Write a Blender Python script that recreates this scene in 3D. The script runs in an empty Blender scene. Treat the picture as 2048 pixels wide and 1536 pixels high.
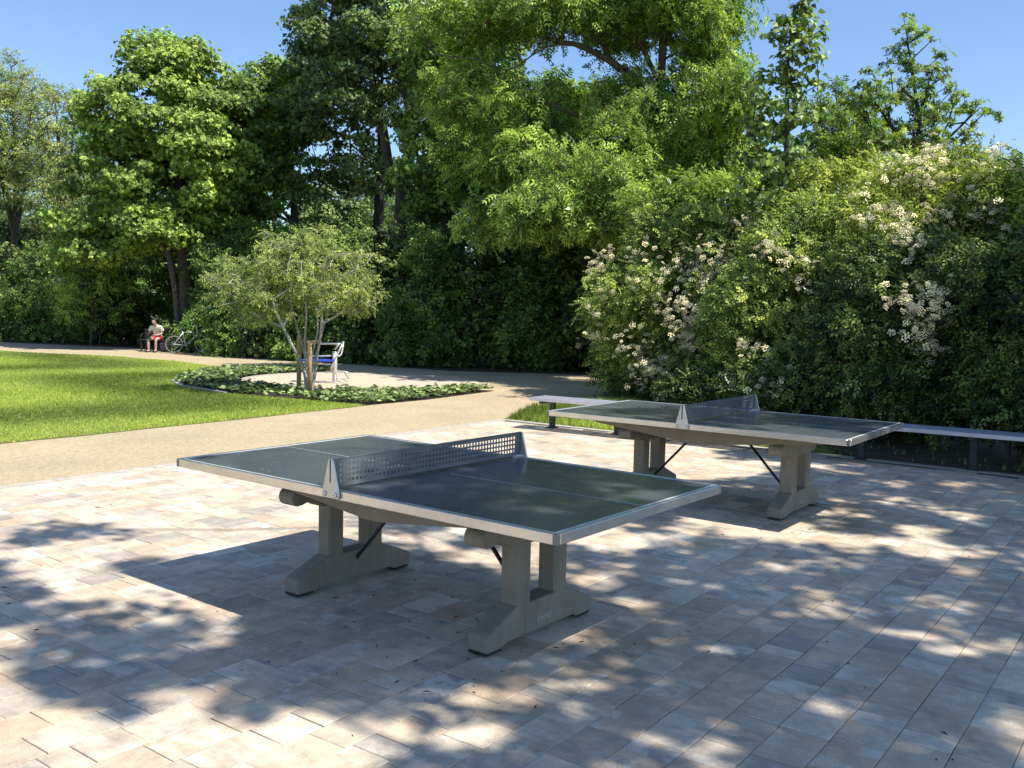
import bpy, bmesh, math, random
import numpy as np
from mathutils import Vector, Matrix
R = math.radians
sc = bpy.context.scene
col = sc.collection
# ------------------------------------------------------------------ camera
F, CH, PIT, ROL = 1864.55, 1.68184, -0.078934, 0.021222
cp, sp = math.cos(PIT), math.sin(PIT)
fw = Vector((0, cp, sp)); up = Vector((0, -sp, cp)); rt = Vector((1, 0, 0))
c_, s_ = math.cos(ROL), math.sin(ROL)
r2 = rt * c_ + up * s_; u2 = -rt * s_ + up * c_
cam_d = bpy.data.cameras.new('camera'); cam = bpy.data.objects.new('camera', cam_d); col.objects.link(cam)
cam_d.sensor_width = 36; cam_d.lens = F / 2048 * 36; cam_d.clip_start = .05; cam_d.clip_end = 1500
m = Matrix.Identity(4)
for i in range(3):
    m[i][0] = r2[i]; m[i][1] = u2[i]; m[i][2] = -fw[i]
m[2][3] = CH
cam.matrix_world = m
sc.camera = cam
# ------------------------------------------------------------------ light
SUN_EL = R(55.6); SH = Vector((.876, -.482))           # horizontal direction towards the sun
w = bpy.data.worlds.new('World'); sc.world = w; w.use_nodes = True
nt = w.node_tree; bg = nt.nodes['Background']
sky = nt.nodes.new('ShaderNodeTexSky'); sky.sky_type = 'NISHITA'; sky.sun_disc = False
sky.sun_elevation = SUN_EL; sky.sun_rotation = math.atan2(SH.x, SH.y)
sky.air_density = 1.1; sky.dust_density = .25; sky.ozone_density = 3.0
hs = nt.nodes.new('ShaderNodeMix'); hs.data_type = 'RGBA'; hs.blend_type = 'MULTIPLY'; hs.inputs[0].default_value = 1; hs.inputs[7].default_value = (.84, .91, 1.03, 1)
nt.links.new(sky.outputs[0], hs.inputs[6]); nt.links.new(hs.outputs[2], bg.inputs[0]); bg.inputs[1].default_value = .12
sun_d = bpy.data.lights.new('sun', 'SUN'); sun = bpy.data.objects.new('sun', sun_d); col.objects.link(sun)
sun_d.energy = 5.0; sun_d.angle = R(.53); sun_d.color = (1, .945, .86)
sv = Vector((SH.x * math.cos(SUN_EL), SH.y * math.cos(SUN_EL), math.sin(SUN_EL)))
sun.rotation_euler = sv.to_track_quat('Z', 'Y').to_euler()
sun.location = sv * 60
sc.view_settings.view_transform = 'Standard'; sc.view_settings.look = 'None'
sc.view_settings.exposure = 0.62; sc.view_settings.gamma = 1
sc.cycles.max_bounces = 6; sc.cycles.diffuse_bounces = 3; sc.cycles.glossy_bounces = 3
sc.cycles.transmission_bounces = 3; sc.cycles.transparent_max_bounces = 6
sc.cycles.sample_clamp_indirect = 6; sc.cycles.caustics_reflective = False; sc.cycles.caustics_refractive = False
rng = np.random.default_rng(7)
random.seed(7)

# ------------------------------------------------------------------ helpers
def tag(o, label=None, cat=None, group=None, kind=None):
    if label: o['label'] = label
    if cat: o['category'] = cat
    if group: o['group'] = group
    if kind: o['kind'] = kind
    return o
def empty(name, loc=(0, 0, 0), rz=0):
    o = bpy.data.objects.new(name, None); col.objects.link(o)
    o.location = loc; o.rotation_euler = (0, 0, rz); o.empty_display_size = .1
    return o
def link(name, me, parent=None, loc=None):
    o = bpy.data.objects.new(name, me); col.objects.link(o)
    if parent: o.parent = parent
    if loc is not None: o.location = loc
    return o
def copy_tree(o, parent=None):
    c = o.copy(); col.objects.link(c); c.parent = parent
    for ch in list(o.children): copy_tree(ch, c)
    return c
def fast_mesh(name, V, polys, mat, parent=None, attrs=None, smooth=False):
    """V (n,3) array; polys (m,k) array or list of such arrays"""
    if isinstance(polys, np.ndarray): polys = [polys]
    me = bpy.data.meshes.new(name)
    V = np.asarray(V, np.float32)
    me.vertices.add(len(V)); me.vertices.foreach_set('co', V.ravel())
    tot = sum(p.size for p in polys); npo = sum(len(p) for p in polys)
    me.loops.add(tot); me.polygons.add(npo)
    me.loops.foreach_set('vertex_index', np.concatenate([p.ravel() for p in polys]).astype(np.int32))
    ls = np.concatenate([np.full(len(p), p.shape[1]) for p in polys])
    st = np.concatenate([[0], np.cumsum(ls)[:-1]]).astype(np.int32)
    me.polygons.foreach_set('loop_start', st)
    me.polygons.foreach_set('use_smooth', np.full(npo, smooth))
    for k, (typ, dat) in (attrs or {}).items():
        a = me.attributes.new(k, typ, 'FACE')
        a.data.foreach_set('value' if typ == 'FLOAT' else 'color', np.asarray(dat, np.float32).ravel())
    me.update(calc_edges=True)
    me.materials.append(mat)
    return link(name, me, parent)
class MB:
    """collects simple shapes into one mesh"""
    def __init__(s): s.bm = bmesh.new()
    def box(s, c, d, bev=0, rot=None, seg=1):
        r = bmesh.ops.create_cube(s.bm, size=1); vs = r['verts']
        bmesh.ops.scale(s.bm, vec=Vector(d), verts=vs)
        if bev > 0:
            es = list({e for v in vs for e in v.link_edges})
            g = bmesh.ops.bevel(s.bm, geom=es, offset=bev, segments=seg, affect='EDGES', profile=.5)
            vs = list({v for f in g['faces'] for v in f.verts} | {v for v in vs if v.is_valid})
        if rot is not None: bmesh.ops.rotate(s.bm, verts=vs, cent=(0, 0, 0), matrix=rot)
        bmesh.ops.translate(s.bm, vec=Vector(c), verts=vs)
        return s
    def tube(s, pts, r, n=8, caps=True):
        pts = [Vector(p) for p in pts]
        rs = r if hasattr(r, '__len__') else [r] * len(pts)
        rings = []; prev = None
        for i, p in enumerate(pts):
            t = (pts[min(i + 1, len(pts) - 1)] - pts[max(i - 1, 0)]).normalized()
            if prev is None:
                a = t.orthogonal().normalized()
            else:
                a = (prev - t * prev.dot(t)).normalized()
            prev = a; b = t.cross(a)
            rings.append([s.bm.verts.new(p + (a * math.cos(2 * math.pi * k / n) + b * math.sin(2 * math.pi * k / n)) * rs[i]) for k in range(n)])
        for i in range(len(rings) - 1):
            for k in range(n):
                f = s.bm.faces.new((rings[i][k], rings[i][(k + 1) % n], rings[i + 1][(k + 1) % n], rings[i + 1][k])); f.smooth = True
        if caps:
            s.bm.faces.new(rings[0][::-1]); s.bm.faces.new(rings[-1])
        return s
    def prism(s, poly, d0, d1, axis='x', bev=0):
        """poly of (a,b) extruded along axis; axis x: (y,z); axis y: (x,z); axis z: (x,y)"""
        f3 = {'x': lambda a, b, d: (d, a, b), 'y': lambda a, b, d: (a, d, b), 'z': lambda a, b, d: (a, b, d)}[axis]
        A = [s.bm.verts.new(f3(a, b, d0)) for a, b in poly]; B = [s.bm.verts.new(f3(a, b, d1)) for a, b in poly]
        n = len(poly); fs = [s.bm.faces.new(A), s.bm.faces.new(B[::-1])]
        for i in range(n): fs.append(s.bm.faces.new((A[i], B[i], B[(i + 1) % n], A[(i + 1) % n])))
        bmesh.ops.recalc_face_normals(s.bm, faces=fs)
        if bev:
            es = list({e for f in fs for e in f.edges})
            bmesh.ops.bevel(s.bm, geom=es, offset=bev, segments=2, affect='EDGES', profile=.5)
        return s
    def ball(s, c, r, sc_=(1, 1, 1), seg=12):
        g = bmesh.ops.create_uvsphere(s.bm, u_segments=seg, v_segments=max(6, seg // 2 + 2), radius=r)
        bmesh.ops.scale(s.bm, vec=Vector(sc_), verts=g['verts']); bmesh.ops.translate(s.bm, vec=Vector(c), verts=g['verts'])
        for v in g['verts']:
            for f in v.link_faces: f.smooth = True
        return s
    def build(s, name, mat, parent=None):
        me = bpy.data.meshes.new(name); s.bm.to_mesh(me); s.bm.free(); me.materials.append(mat)
        return link(name, me, parent)
def skinned(name, nodes, edges, mat, parent=None, sub=2):
    """one continuous surface grown over a skeleton: nodes = [(x,y,z,r)]"""
    me = bpy.data.meshes.new(name); me.from_pydata([n[:3] for n in nodes], edges, [])
    me.materials.append(mat); o = link(name, me, parent)
    sk = o.modifiers.new('skin', 'SKIN'); sk.use_smooth_shade = True
    for i, n in enumerate(nodes):
        r = n[3]; me.skin_vertices[0].data[i].radius = r if hasattr(r, '__len__') else (r, r)
    me.skin_vertices[0].data[0].use_root = True
    su = o.modifiers.new('sub', 'SUBSURF'); su.levels = sub; su.render_levels = sub
    return o

# ------------------------------------------------------------------ materials
def N(nt, t, **k):
    n = nt.nodes.new(t)
    for a, v in k.items():
        if a == 'ins':
            for i, x in v.items(): n.inputs[i].default_value = x
        else: setattr(n, a, v)
    return n
def newmat(name):
    mt = bpy.data.materials.new(name); mt.use_nodes = True
    b = mt.node_tree.nodes['Principled BSDF']
    return mt, mt.node_tree, b
def ramp(nt, src, stops):
    r = N(nt, 'ShaderNodeValToRGB'); e = r.color_ramp.elements
    while len(e) < len(stops): e.new(.5)
    for el, (p, c) in zip(e, stops): el.position = p; el.color = (*c, 1)
    nt.links.new(src, r.inputs[0]); return r.outputs[0]
def noise(nt, scale, detail=3, coord='Object', vec=None, rough=.55):
    n = N(nt, 'ShaderNodeTexNoise', ins={'Scale': scale, 'Detail': detail, 'Roughness': rough})
    if vec is None:
        t = N(nt, 'ShaderNodeTexCoord'); vec = t.outputs[coord]
    nt.links.new(vec, n.inputs['Vector']); return n.outputs['Fac']
def bump(nt, b, src, strength=.3, dist=.01):
    n = N(nt, 'ShaderNodeBump', ins={'Strength': strength, 'Distance': dist})
    nt.links.new(src, n.inputs['Height']); nt.links.new(n.outputs[0], b.inputs['Normal'])
def mixc(nt, fac, a, b, mode='MIX'):
    n = N(nt, 'ShaderNodeMix', data_type='RGBA', blend_type=mode)
    for s, i in ((fac, 0), (a, 6), (b, 7)):
        if hasattr(s, 'is_output') or hasattr(s, 'links'): nt.links.new(s, n.inputs[i])
        else: n.inputs[i].default_value = s if i == 0 else (*s, 1)
    return n.outputs[2]
def weathered(name, c1, c2, c3, rough=.8):
    mt, nt, b = newmat(name); b.inputs['Roughness'].default_value = rough
    tc = N(nt, 'ShaderNodeTexCoord'); mp = N(nt, 'ShaderNodeMapping'); mp.inputs['Scale'].default_value = (22, 22, 3); nt.links.new(tc.outputs['Object'], mp.inputs[0])
    c = ramp(nt, noise(nt, 5, 6, rough=.65), [(.3, c2), (.7, c1)])
    st = noise(nt, 1.0, 5, vec=mp.outputs[0], rough=.6)
    c = mixc(nt, ramp(nt, st, [(.5, (0, 0, 0)), (.72, (.55, .55, .55))]), c, c3)
    po = N(nt, 'ShaderNodeTexVoronoi', ins={'Scale': 70}); nt.links.new(tc.outputs['Object'], po.inputs['Vector'])
    c = mixc(nt, ramp(nt, po.outputs['Distance'], [(.10, (.7, .7, .7)), (.18, (0, 0, 0))]), c, tuple(x * .55 for x in c2))
    nt.links.new(c, b.inputs['Base Color']); bump(nt, b, noise(nt, 90, 5), .3, .003)
    return mt
def simple(name, c1, c2=None, scale=30, rough=.6, metal=0, bmp=0, bscale=None, coat=0, dist=.004):
    mt, nt, b = newmat(name)
    b.inputs['Roughness'].default_value = rough; b.inputs['Metallic'].default_value = metal
    if coat: b.inputs['Coat Weight'].default_value = coat
    if c2 is None: c2 = tuple(x * .8 for x in c1)
    nz = noise(nt, scale, 5)
    nt.links.new(ramp(nt, nz, [(.3, c2), (.7, c1)]), b.inputs['Base Color'])
    if bmp: bump(nt, b, noise(nt, bscale or scale * 4, 4), bmp, dist)
    return mt
def leafmat(name, dark, mid, light, trans=.35, gloss=.05, grough=.5, vscale=.9, tcol=None):
    mt = bpy.data.materials.new(name); mt.use_nodes = True; nt = mt.node_tree; nt.nodes.clear()
    out = N(nt, 'ShaderNodeOutputMaterial')
    at = N(nt, 'ShaderNodeAttribute', attribute_name='tint')
    nz = noise(nt, vscale, 3)
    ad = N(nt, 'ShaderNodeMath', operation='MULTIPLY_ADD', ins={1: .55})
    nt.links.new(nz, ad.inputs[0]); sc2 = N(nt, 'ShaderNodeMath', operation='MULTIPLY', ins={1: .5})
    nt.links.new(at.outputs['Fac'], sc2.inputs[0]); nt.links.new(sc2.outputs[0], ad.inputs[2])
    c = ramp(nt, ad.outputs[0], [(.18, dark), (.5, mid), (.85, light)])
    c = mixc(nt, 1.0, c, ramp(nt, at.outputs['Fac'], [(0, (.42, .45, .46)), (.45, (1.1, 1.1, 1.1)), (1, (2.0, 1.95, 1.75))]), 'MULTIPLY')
    d = N(nt, 'ShaderNodeBsdfDiffuse'); t = N(nt, 'ShaderNodeBsdfTranslucent'); g = N(nt, 'ShaderNodeBsdfGlossy', ins={'Roughness': grough, 'Color': (.9, .95, 1, 1)})
    nt.links.new(c, d.inputs[0])
    tc = mixc(nt, 1.0, c, tcol or (1.15, 1.3, .55), 'MULTIPLY'); nt.links.new(tc, t.inputs[0])
    m1 = N(nt, 'ShaderNodeMixShader', ins={0: trans}); nt.links.new(d.outputs[0], m1.inputs[1]); nt.links.new(t.outputs[0], m1.inputs[2])
    fr = N(nt, 'ShaderNodeFresnel', ins={'IOR': 1.4}); fm = N(nt, 'ShaderNodeMath', operation='MULTIPLY_ADD', ins={1: .16, 2: gloss * .25}); nt.links.new(fr.outputs[0], fm.inputs[0])
    m2 = N(nt, 'ShaderNodeMixShader'); nt.links.new(fm.outputs[0], m2.inputs[0])
    nt.links.new(m1.outputs[0], m2.inputs[1]); nt.links.new(g.outputs[0], m2.inputs[2]); nt.links.new(m2.outputs[0], out.inputs[0])
    return mt
M = {}
M['maple'] = leafmat('maple_leaf', (.085, .125, .03), (.20, .285, .06), (.37, .46, .12), trans=.36)
M['maple2'] = leafmat('dark_maple_leaf', (.06, .10, .03), (.155, .245, .055), (.32, .42, .10), trans=.36)
M['ash'] = leafmat('ash_leaf', (.06, .105, .024), (.19, .285, .06), (.42, .50, .15), trans=.36)
M['dull'] = leafmat('dull_leaf', (.055, .085, .034), (.135, .19, .072), (.29, .35, .13), trans=.34)
M['thin'] = leafmat('thin_leaf', (.12, .15, .05), (.24, .28, .09), (.38, .42, .16), trans=.4)
M['small'] = leafmat('small_tree_leaf', (.11, .145, .04), (.235, .28, .08), (.38, .42, .13), trans=.36)
M['linden'] = leafmat('linden_leaf', (0.053, 0.090, 0.023), (0.114, 0.186, 0.039), (0.260, 0.330, 0.077), trans=.3, gloss=.12)
M['oak'] = leafmat('oak_leaf', (0.077, 0.117, 0.028), (0.153, 0.227, 0.045), (0.275, 0.358, 0.077))
M['bush'] = leafmat('shrub_leaf', (.035, .065, .014), (.15, .215, .045), (.44, .48, .15), trans=.3, gloss=.06, vscale=2.4)  # leaf tones spread wide: pale end paints in sunlit highlights, dark end the gaps
M['bush_shaded'] = leafmat('shrub_leaf_painted_shade', (.008, .019, .005), (.034, .062, .014), (.21, .26, .07), trans=.22, gloss=.06, vscale=2.6)  # shrub leaf colour darkened to paint in the deep shade
M['yellow'] = leafmat('yellowish_shrub_leaf', (.06, .09, .018), (.22, .27, .055), (.48, .50, .17), trans=.32, gloss=.05, vscale=2.0)
M['under'] = leafmat('undergrowth_leaf', (.03, .065, .018), (.085, .155, .035), (.20, .29, .07), trans=.34, vscale=1.8)
M['cover'] = leafmat('ground_cover_leaf', (0.061, 0.104, 0.034), (0.122, 0.184, 0.057), (0.244, 0.306, 0.114), trans=.2, gloss=.12, vscale=3)
M['blossom'] = leafmat('cream_blossom', (.46, .40, .24), (.62, .56, .37), (.76, .71, .52), trans=.25, gloss=.0, tcol=(1, 1, .9))
M['grass'] = leafmat('grass_blade', (.13, .19, .03), (.23, .30, .045), (.38, .42, .11), trans=.35, gloss=.02, vscale=.45)
M['bark'] = simple('grey_bark', (.11, .095, .075), (.05, .043, .035), 9, .9, bmp=.8, bscale=14, dist=.03)
M['darkbark'] = simple('dark_bark', (.06, .052, .043), (.025, .022, .018), 9, .9, bmp=.8, bscale=14, dist=.03)
M['ashbark'] = simple('ash_bark', (.17, .14, .105), (.07, .058, .045), 8, .9, bmp=.9, bscale=12, dist=.04)
M['palebark'] = simple('pale_bark', (.52, .50, .44), (.28, .26, .21), 14, .8, bmp=.3, bscale=30)
M['twig'] = simple('twig_bark', (.12, .095, .06), (.06, .05, .035), 12, .9)

def paver_mat():
    mt, nt, b = newmat('paver_concrete')
    A = N(nt, 'ShaderNodeAttribute', attribute_name='colA'); B = N(nt, 'ShaderNodeAttribute', attribute_name='colB'); r = N(nt, 'ShaderNodeAttribute', attribute_name='rnd')
    tc = N(nt, 'ShaderNodeTexCoord'); ad = N(nt, 'ShaderNodeVectorMath', operation='ADD'); cb = N(nt, 'ShaderNodeCombineXYZ')
    ml = N(nt, 'ShaderNodeMath', operation='MULTIPLY', ins={1: 40}); nt.links.new(r.outputs['Fac'], ml.inputs[0])
    for i in range(3): nt.links.new(ml.outputs[0], cb.inputs[i])
    nt.links.new(tc.outputs['Object'], ad.inputs[0]); nt.links.new(cb.outputs[0], ad.inputs[1])
    mp = N(nt, 'ShaderNodeMapping'); mp.inputs['Scale'].default_value = (17, 3.2, 5); nt.links.new(ad.outputs[0], mp.inputs[0])
    st = noise(nt, 1.0, 6, vec=mp.outputs[0], rough=.62)
    f = N(nt, 'ShaderNodeMapRange', ins={1: .38, 2: .62}); nt.links.new(st, f.inputs[0])
    c = mixc(nt, f.outputs[0], A.outputs['Color'], B.outputs['Color'])
    blot = noise(nt, 7, 6, vec=ad.outputs[0], rough=.7)
    c = mixc(nt, .75, c, ramp(nt, blot, [(.32, (.74, .73, .72)), (.5, (1, 1, 1)), (.66, (1.28, 1.27, 1.25))]), 'MULTIPLY')
    cl = noise(nt, 5.5, 7, vec=ad.outputs[0], rough=.72); am = N(nt, 'ShaderNodeMapRange', ins={1: .35, 2: .9, 3: 0, 4: .85}); nt.links.new(r.outputs['Fac'], am.inputs[0])
    cm = N(nt, 'ShaderNodeMapRange', ins={1: .50, 2: .60}); nt.links.new(cl, cm.inputs[0]); mm = N(nt, 'ShaderNodeMath', operation='MULTIPLY'); nt.links.new(cm.outputs[0], mm.inputs[0]); nt.links.new(am.outputs[0], mm.inputs[1])
    c = mixc(nt, mm.outputs[0], c, (.70, .655, .56))
    dk = noise(nt, 4.2, 6, vec=ad.outputs[0], rough=.68); dm = N(nt, 'ShaderNodeMapRange', ins={1: .56, 2: .68, 3: 0, 4: .5}); nt.links.new(dk, dm.inputs[0])
    c = mixc(nt, dm.outputs[0], c, (.24, .235, .225))
    sp1 = noise(nt, 160, 4, vec=ad.outputs[0], rough=.75)
    c = mixc(nt, .6, c, ramp(nt, sp1, [(.30, (.55, .53, .5)), (.5, (1, 1, 1)), (.72, (1.35, 1.32, 1.25))]), 'MULTIPLY')
    big = noise(nt, 1.1, 4)
    c = mixc(nt, 1, c, ramp(nt, big, [(.3, (.82, .8, .78)), (.65, (1.04, 1.03, 1.02))]), 'MULTIPLY')
    spk = N(nt, 'ShaderNodeTexVoronoi', ins={'Scale': 38}); nt.links.new(tc.outputs['Object'], spk.inputs['Vector'])
    nt.links.new(c, b.inputs['Base Color'])
    b.inputs['Roughness'].default_value = .78
    bump(nt, b, noise(nt, 110, 5, vec=ad.outputs[0]), .35, .003)
    return mt
M['paver'] = paver_mat()
M['joint'] = simple('joint_sand', (.24, .205, .15), (.055, .055, .035), 25, .95)
M['kerb'] = simple('pale_kerb_concrete', (.50, .46, .39), (.36, .33, .28), 9, .85, bmp=.3, bscale=90)
def gravel_mat():
    mt, nt, b = newmat('tan_gravel')
    n1 = noise(nt, 75, 4, rough=.8); n2 = noise(nt, .8, 4); n3 = noise(nt, 14, 4)
    c = ramp(nt, n1, [(.30, (.19, .145, .088)), (.5, (.47, .375, .23)), (.70, (.72, .60, .42))])
    c = mixc(nt, .8, c, ramp(nt, n2, [(.3, (.84, .84, .84)), (.7, (1.08, 1.06, 1.04))]), 'MULTIPLY')
    c = mixc(nt, .8, c, ramp(nt, n3, [(.3, (.8, .8, .78)), (.6, (1.05, 1.05, 1.05))]), 'MULTIPLY')
    nt.links.new(c, b.inputs['Base Color']); b.inputs['Roughness'].default_value = .95
    bump(nt, b, n1, .8, .012); return mt
M['gravel'] = gravel_mat()
M['turf'] = simple('turf', (.17, .21, .045), (.10, .13, .03), 1.2, .95, bmp=.8, bscale=60, dist=.02)
M['soil'] = simple('dark_soil', (.055, .042, .03), (.02, .016, .012), 6, .95, bmp=.9, bscale=40, dist=.03)
M['litterfloor'] = simple('leaf_litter_floor', (.09, .07, .04), (.025, .022, .014), 5, .95, bmp=.9, bscale=25, dist=.04)
M['padpave'] = simple('tan_pad', (.60, .50, .37), (.44, .36, .26), 12, .9, bmp=.3, bscale=90)
def top_mat():
    mt, nt, b = newmat('green_table_surface')
    n1 = noise(nt, 3, 5); n2 = noise(nt, 260, 3)
    c = ramp(nt, n1, [(.3, (.062, .076, .088)), (.7, (.084, .100, .112))])
    dust = noise(nt, 7, 6, rough=.7)
    c = mixc(nt, ramp(nt, dust, [(.55, (0, 0, 0)), (.85, (.16, .16, .16))]), c, (.20, .21, .19))
    tc = N(nt, 'ShaderNodeTexCoord'); vo = N(nt, 'ShaderNodeTexVoronoi', ins={'Scale': 11.0, 'Randomness': 1.0}); nt.links.new(tc.outputs['Object'], vo.inputs['Vector'])
    vs = ramp(nt, vo.outputs['Distance'], [(.05, (.75, .75, .75)), (.10, (0, 0, 0))]); gate = ramp(nt, noise(nt, 2.3, 3), [(.48, (0, 0, 0)), (.56, (1, 1, 1))])
    c = mixc(nt, mixc(nt, 1.0, vs, gate, 'MULTIPLY'), c, (.42, .43, .40))
    nt.links.new(c, b.inputs['Base Color'])
    rr = N(nt, 'ShaderNodeMapRange', ins={1: .35, 2: .75, 3: .18, 4: .34}); nt.links.new(dust, rr.inputs[0]); nt.links.new(rr.outputs[0], b.inputs['Roughness'])
    b.inputs['IOR'].default_value = 1.5
    bump(nt, b, n2, .04, .001); return mt
M['top'] = top_mat()
M['line'] = simple('white_line_paint', (.62, .66, .62), (.48, .54, .52), 20, .4)
M['alu'] = simple('brushed_aluminium', (.80, .755, .69), (.70, .66, .60), 14, .27, metal=.9, bmp=.04)
M['cap'] = simple('corner_cap', (.26, .24, .22), (.2, .19, .17), 14, .5)
M['conc'] = weathered('table_concrete', (.30, .265, .205), (.225, .20, .155), (.15, .14, .11))
M['apron'] = weathered('apron_paint', (.31, .26, .19), (.25, .21, .155), (.20, .175, .135), .7)
M['net'] = simple('net_steel', (.20, .21, .22), (.15, .16, .17), 12, .45, metal=.35)
M['post'] = simple('net_post_steel', (.72, .69, .64), (.62, .59, .54), 18, .42, metal=.8, bmp=.1)
M['rod'] = simple('dark_rod', (.05, .05, .055), (.03, .03, .033), 20, .5, metal=.5)
M['rubber'] = simple('black_pad', (.02, .02, .02), (.012, .012, .012), 20, .8)
M['bench'] = simple('bench_steel', (.66, .66, .74), (.52, .53, .60), 8, .34, metal=.55)
M['benchleg'] = simple('bench_leg_paint', (.05, .055, .065), (.035, .04, .05), 20, .45, metal=.3)
M['sticker'] = simple('sticker_pale', (.5, .5, .48), (.42, .42, .4), 20, .5)
M['wood'] = simple('stake_wood', (.58, .41, .23), (.38, .25, .13), 11, .85, bmp=.4, bscale=30, dist=.01)
M['darkwood'] = simple('dark_slat_wood', (.045, .032, .024), (.025, .018, .014), 12, .7)
M['steel'] = simple('fitness_steel', (.68, .67, .64), (.58, .57, .55), 9, .3, metal=.5)
M['blue'] = simple('blue_plastic', (.035, .075, .55), (.03, .06, .42), 8, .4)
M['skin'] = simple('skin', (.52, .37, .30), (.42, .29, .23), 8, .6)
M['shirt'] = simple('pale_yellow_shirt', (.80, .78, .62), (.66, .64, .48), 12, .85)
M['shorts'] = simple('red_shorts', (.45, .02, .03), (.28, .012, .02), 12, .8)
M['hair'] = simple('dark_hair', (.03, .02, .016), (.015, .011, .01), 60, .7)
M['black'] = simple('black_paint', (.02, .02, .022), (.012, .012, .014), 12, .4)
M['chrome'] = simple('chrome', (.75, .75, .76), (.6, .6, .62), 12, .45, metal=.4)
M['bag'] = simple('dark_bag_cloth', (.03, .03, .035), (.015, .015, .02), 20, .9)
M['dry'] = simple('dry_litter', (.06, .04, .025), (.02, .014, .01), 20, .9)

# ------------------------------------------------------------------ ground sheets
def sheet(name, pts, z, mat, label=None, kind='structure', sub=0):
    bm = bmesh.new(); vs = [bm.verts.new((x, y, z)) for x, y in pts]; f = bm.faces.new(vs)
    bmesh.ops.recalc_face_normals(bm, faces=[f])
    if f.normal.z < 0: f.normal_flip()
    bmesh.ops.triangulate(bm, faces=[f])
    me = bpy.data.meshes.new(name); bm.to_mesh(me); bm.free(); me.materials.append(mat)
    o = link(name, me); tag(o, label, None, None, kind); return o
def inpoly(P, poly):
    x, y = P[:, 0], P[:, 1]; r = np.zeros(len(P), bool); n = len(poly); j = n - 1
    for i in range(n):
        xi, yi = poly[i]; xj, yj = poly[j]
        c = ((yi > y) != (yj > y)) & (x < (xj - xi) * (y - yi) / (yj - yi + 1e-12) + xi)
        r ^= c; j = i
    return r
sheet('ground', [(-500, -300), (500, -300), (500, 900), (-500, 900)], -.012, M['turf'])
def wob(pts, step=.5, amp=.05, seed=1):
    rr = random.Random(seed); out = []
    for i in range(len(pts)):
        a, b = Vector(pts[i]), Vector(pts[(i + 1) % len(pts)]); L = (b - a).length
        if L > 25: out.append(tuple(a)); continue
        n = max(1, int(L / step)); t = (b - a).normalized() if L > 0 else Vector((1, 0)); nn = Vector((-t.y, t.x))
        for k in range(n):
            p = a.lerp(b, k / n) + nn * (rr.uniform(-amp, amp) if k else 0); out.append(tuple(p))
    return out
GR = [(-40, -14), (-14, -14), (-9, 5), (-4.2, 8.6), (-.2, 14.1), (.33, 16.3), (1.2, 17.6), (4, 18.3), (9, 22), (9, 26.5), (2.4, 25.2), (-1.7, 25.6), (-6.5, 28.9), (-9.4, 30.8), (-14.4, 35.0), (-20, 37), (-60, 46), (-60, 20)]
sheet('gravel_path', GR, -.006, M['gravel'])
LAWN = [(-30, -20), (-13.5, 2.5), (-9.6, 6.9), (-5.96, 10.85), (-4.4, 13.05), (-3.2, 14.85), (-2.55, 15.9), (-3.6, 16.5), (-5.4, 17.6), (-6.7, 18.9), (-7.3, 20), (-7.6, 21.5), (-7.6, 23.6), (-7.9, 24.9), (-10, 27.2), (-12, 28.6), (-16.9, 30.5), (-30, 34.5), (-60, 42), (-60, 0)]
sheet('lawn', wob(LAWN, .4, .05), 0.0, M['turf'])
# crescent bed round the fitness circle
CC = (-3.4, 21.1); CR = 2.65
arc = lambda c, r, a0, a1, n: [(c[0] + r * math.cos(R(a0 + (a1 - a0) * i / n)), c[1] + r * math.sin(R(a0 + (a1 - a0) * i / n))) for i in range(n + 1)]
PAD = arc(CC, CR, 0, 360, 64)[:-1]
BED = [(-2.55, 15.9), (-3.6, 16.5), (-5.4, 17.6), (-6.7, 18.9), (-7.25, 20), (-7.5, 21.5), (-7.5, 23.2), (-6.8, 24.4), (-5.6, 24.7), (-4.6, 24.3)] + arc(CC, CR + .04, 112, 325, 40) + [(-.35, 19.4), (-1.6, 17.15)]
sheet('planting_bed', BED, .004, M['soil'])
sheet('fitness_pad', PAD, .006, M['padpave'])
mb = MB()
def ringstrip(mb, pts, wd, z0, z1):
    for i in range(len(pts) - 1):
        a, b = Vector(pts[i]), Vector(pts[i + 1]); t = (b - a).normalized(); n = Vector((-t.y, t.x)) * wd / 2
        q = [(a + n), (b + n), (b - n), (a - n)]
        mb.prism([(p.x, p.y) for p in q], z0, z1, 'z')
ringstrip(mb, arc(CC, CR, 112, 325, 40), .07, -.02, .035)
ringstrip(mb, [(-4.6, 24.35), (-5.6, 24.75), (-6.8, 24.45), (-7.5, 23.3), (-7.55, 21.5), (-7.28, 20), (-6.72, 18.88), (-5.42, 17.58)], .08, -.02, .03)
tag(mb.build('bed_edging', M['kerb']), 'narrow pale edging ring round the planted bed and the fitness circle', 'edging')
# grass wedge behind the paved place
WEDGE = [(-.12, 14.3), (.33, 16.3), (1.0, 17.3), (2.4, 17.9), (3.2, 15.4), (4.2, 13.6), (4.6, 12.4), (3.9, 11.3)]
sheet('grass_strip', WEDGE, .002, M['turf'])
sheet('woodland_floor', [(-60, 45), (-20, 36.7), (-14.4, 34.7), (-9.4, 30.5), (-6.5, 28.6), (-1.7, 25.4), (2.4, 24.9), (6, 26), (20, 22), (30, 40), (10, 60), (-60, 75)], .003, M['litterfloor'])
sheet('shrub_bed', wob([(1.9, 17.6), (2.9, 15.4), (3.6, 13.4), (3.9, 12.2), (4.2, 11.05), (6.5, 9.35), (12.5, 4.9), (26, 4), (26, 21), (9, 23), (2.4, 20.5)], .4, .08), .005, M['litterfloor'])

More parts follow.
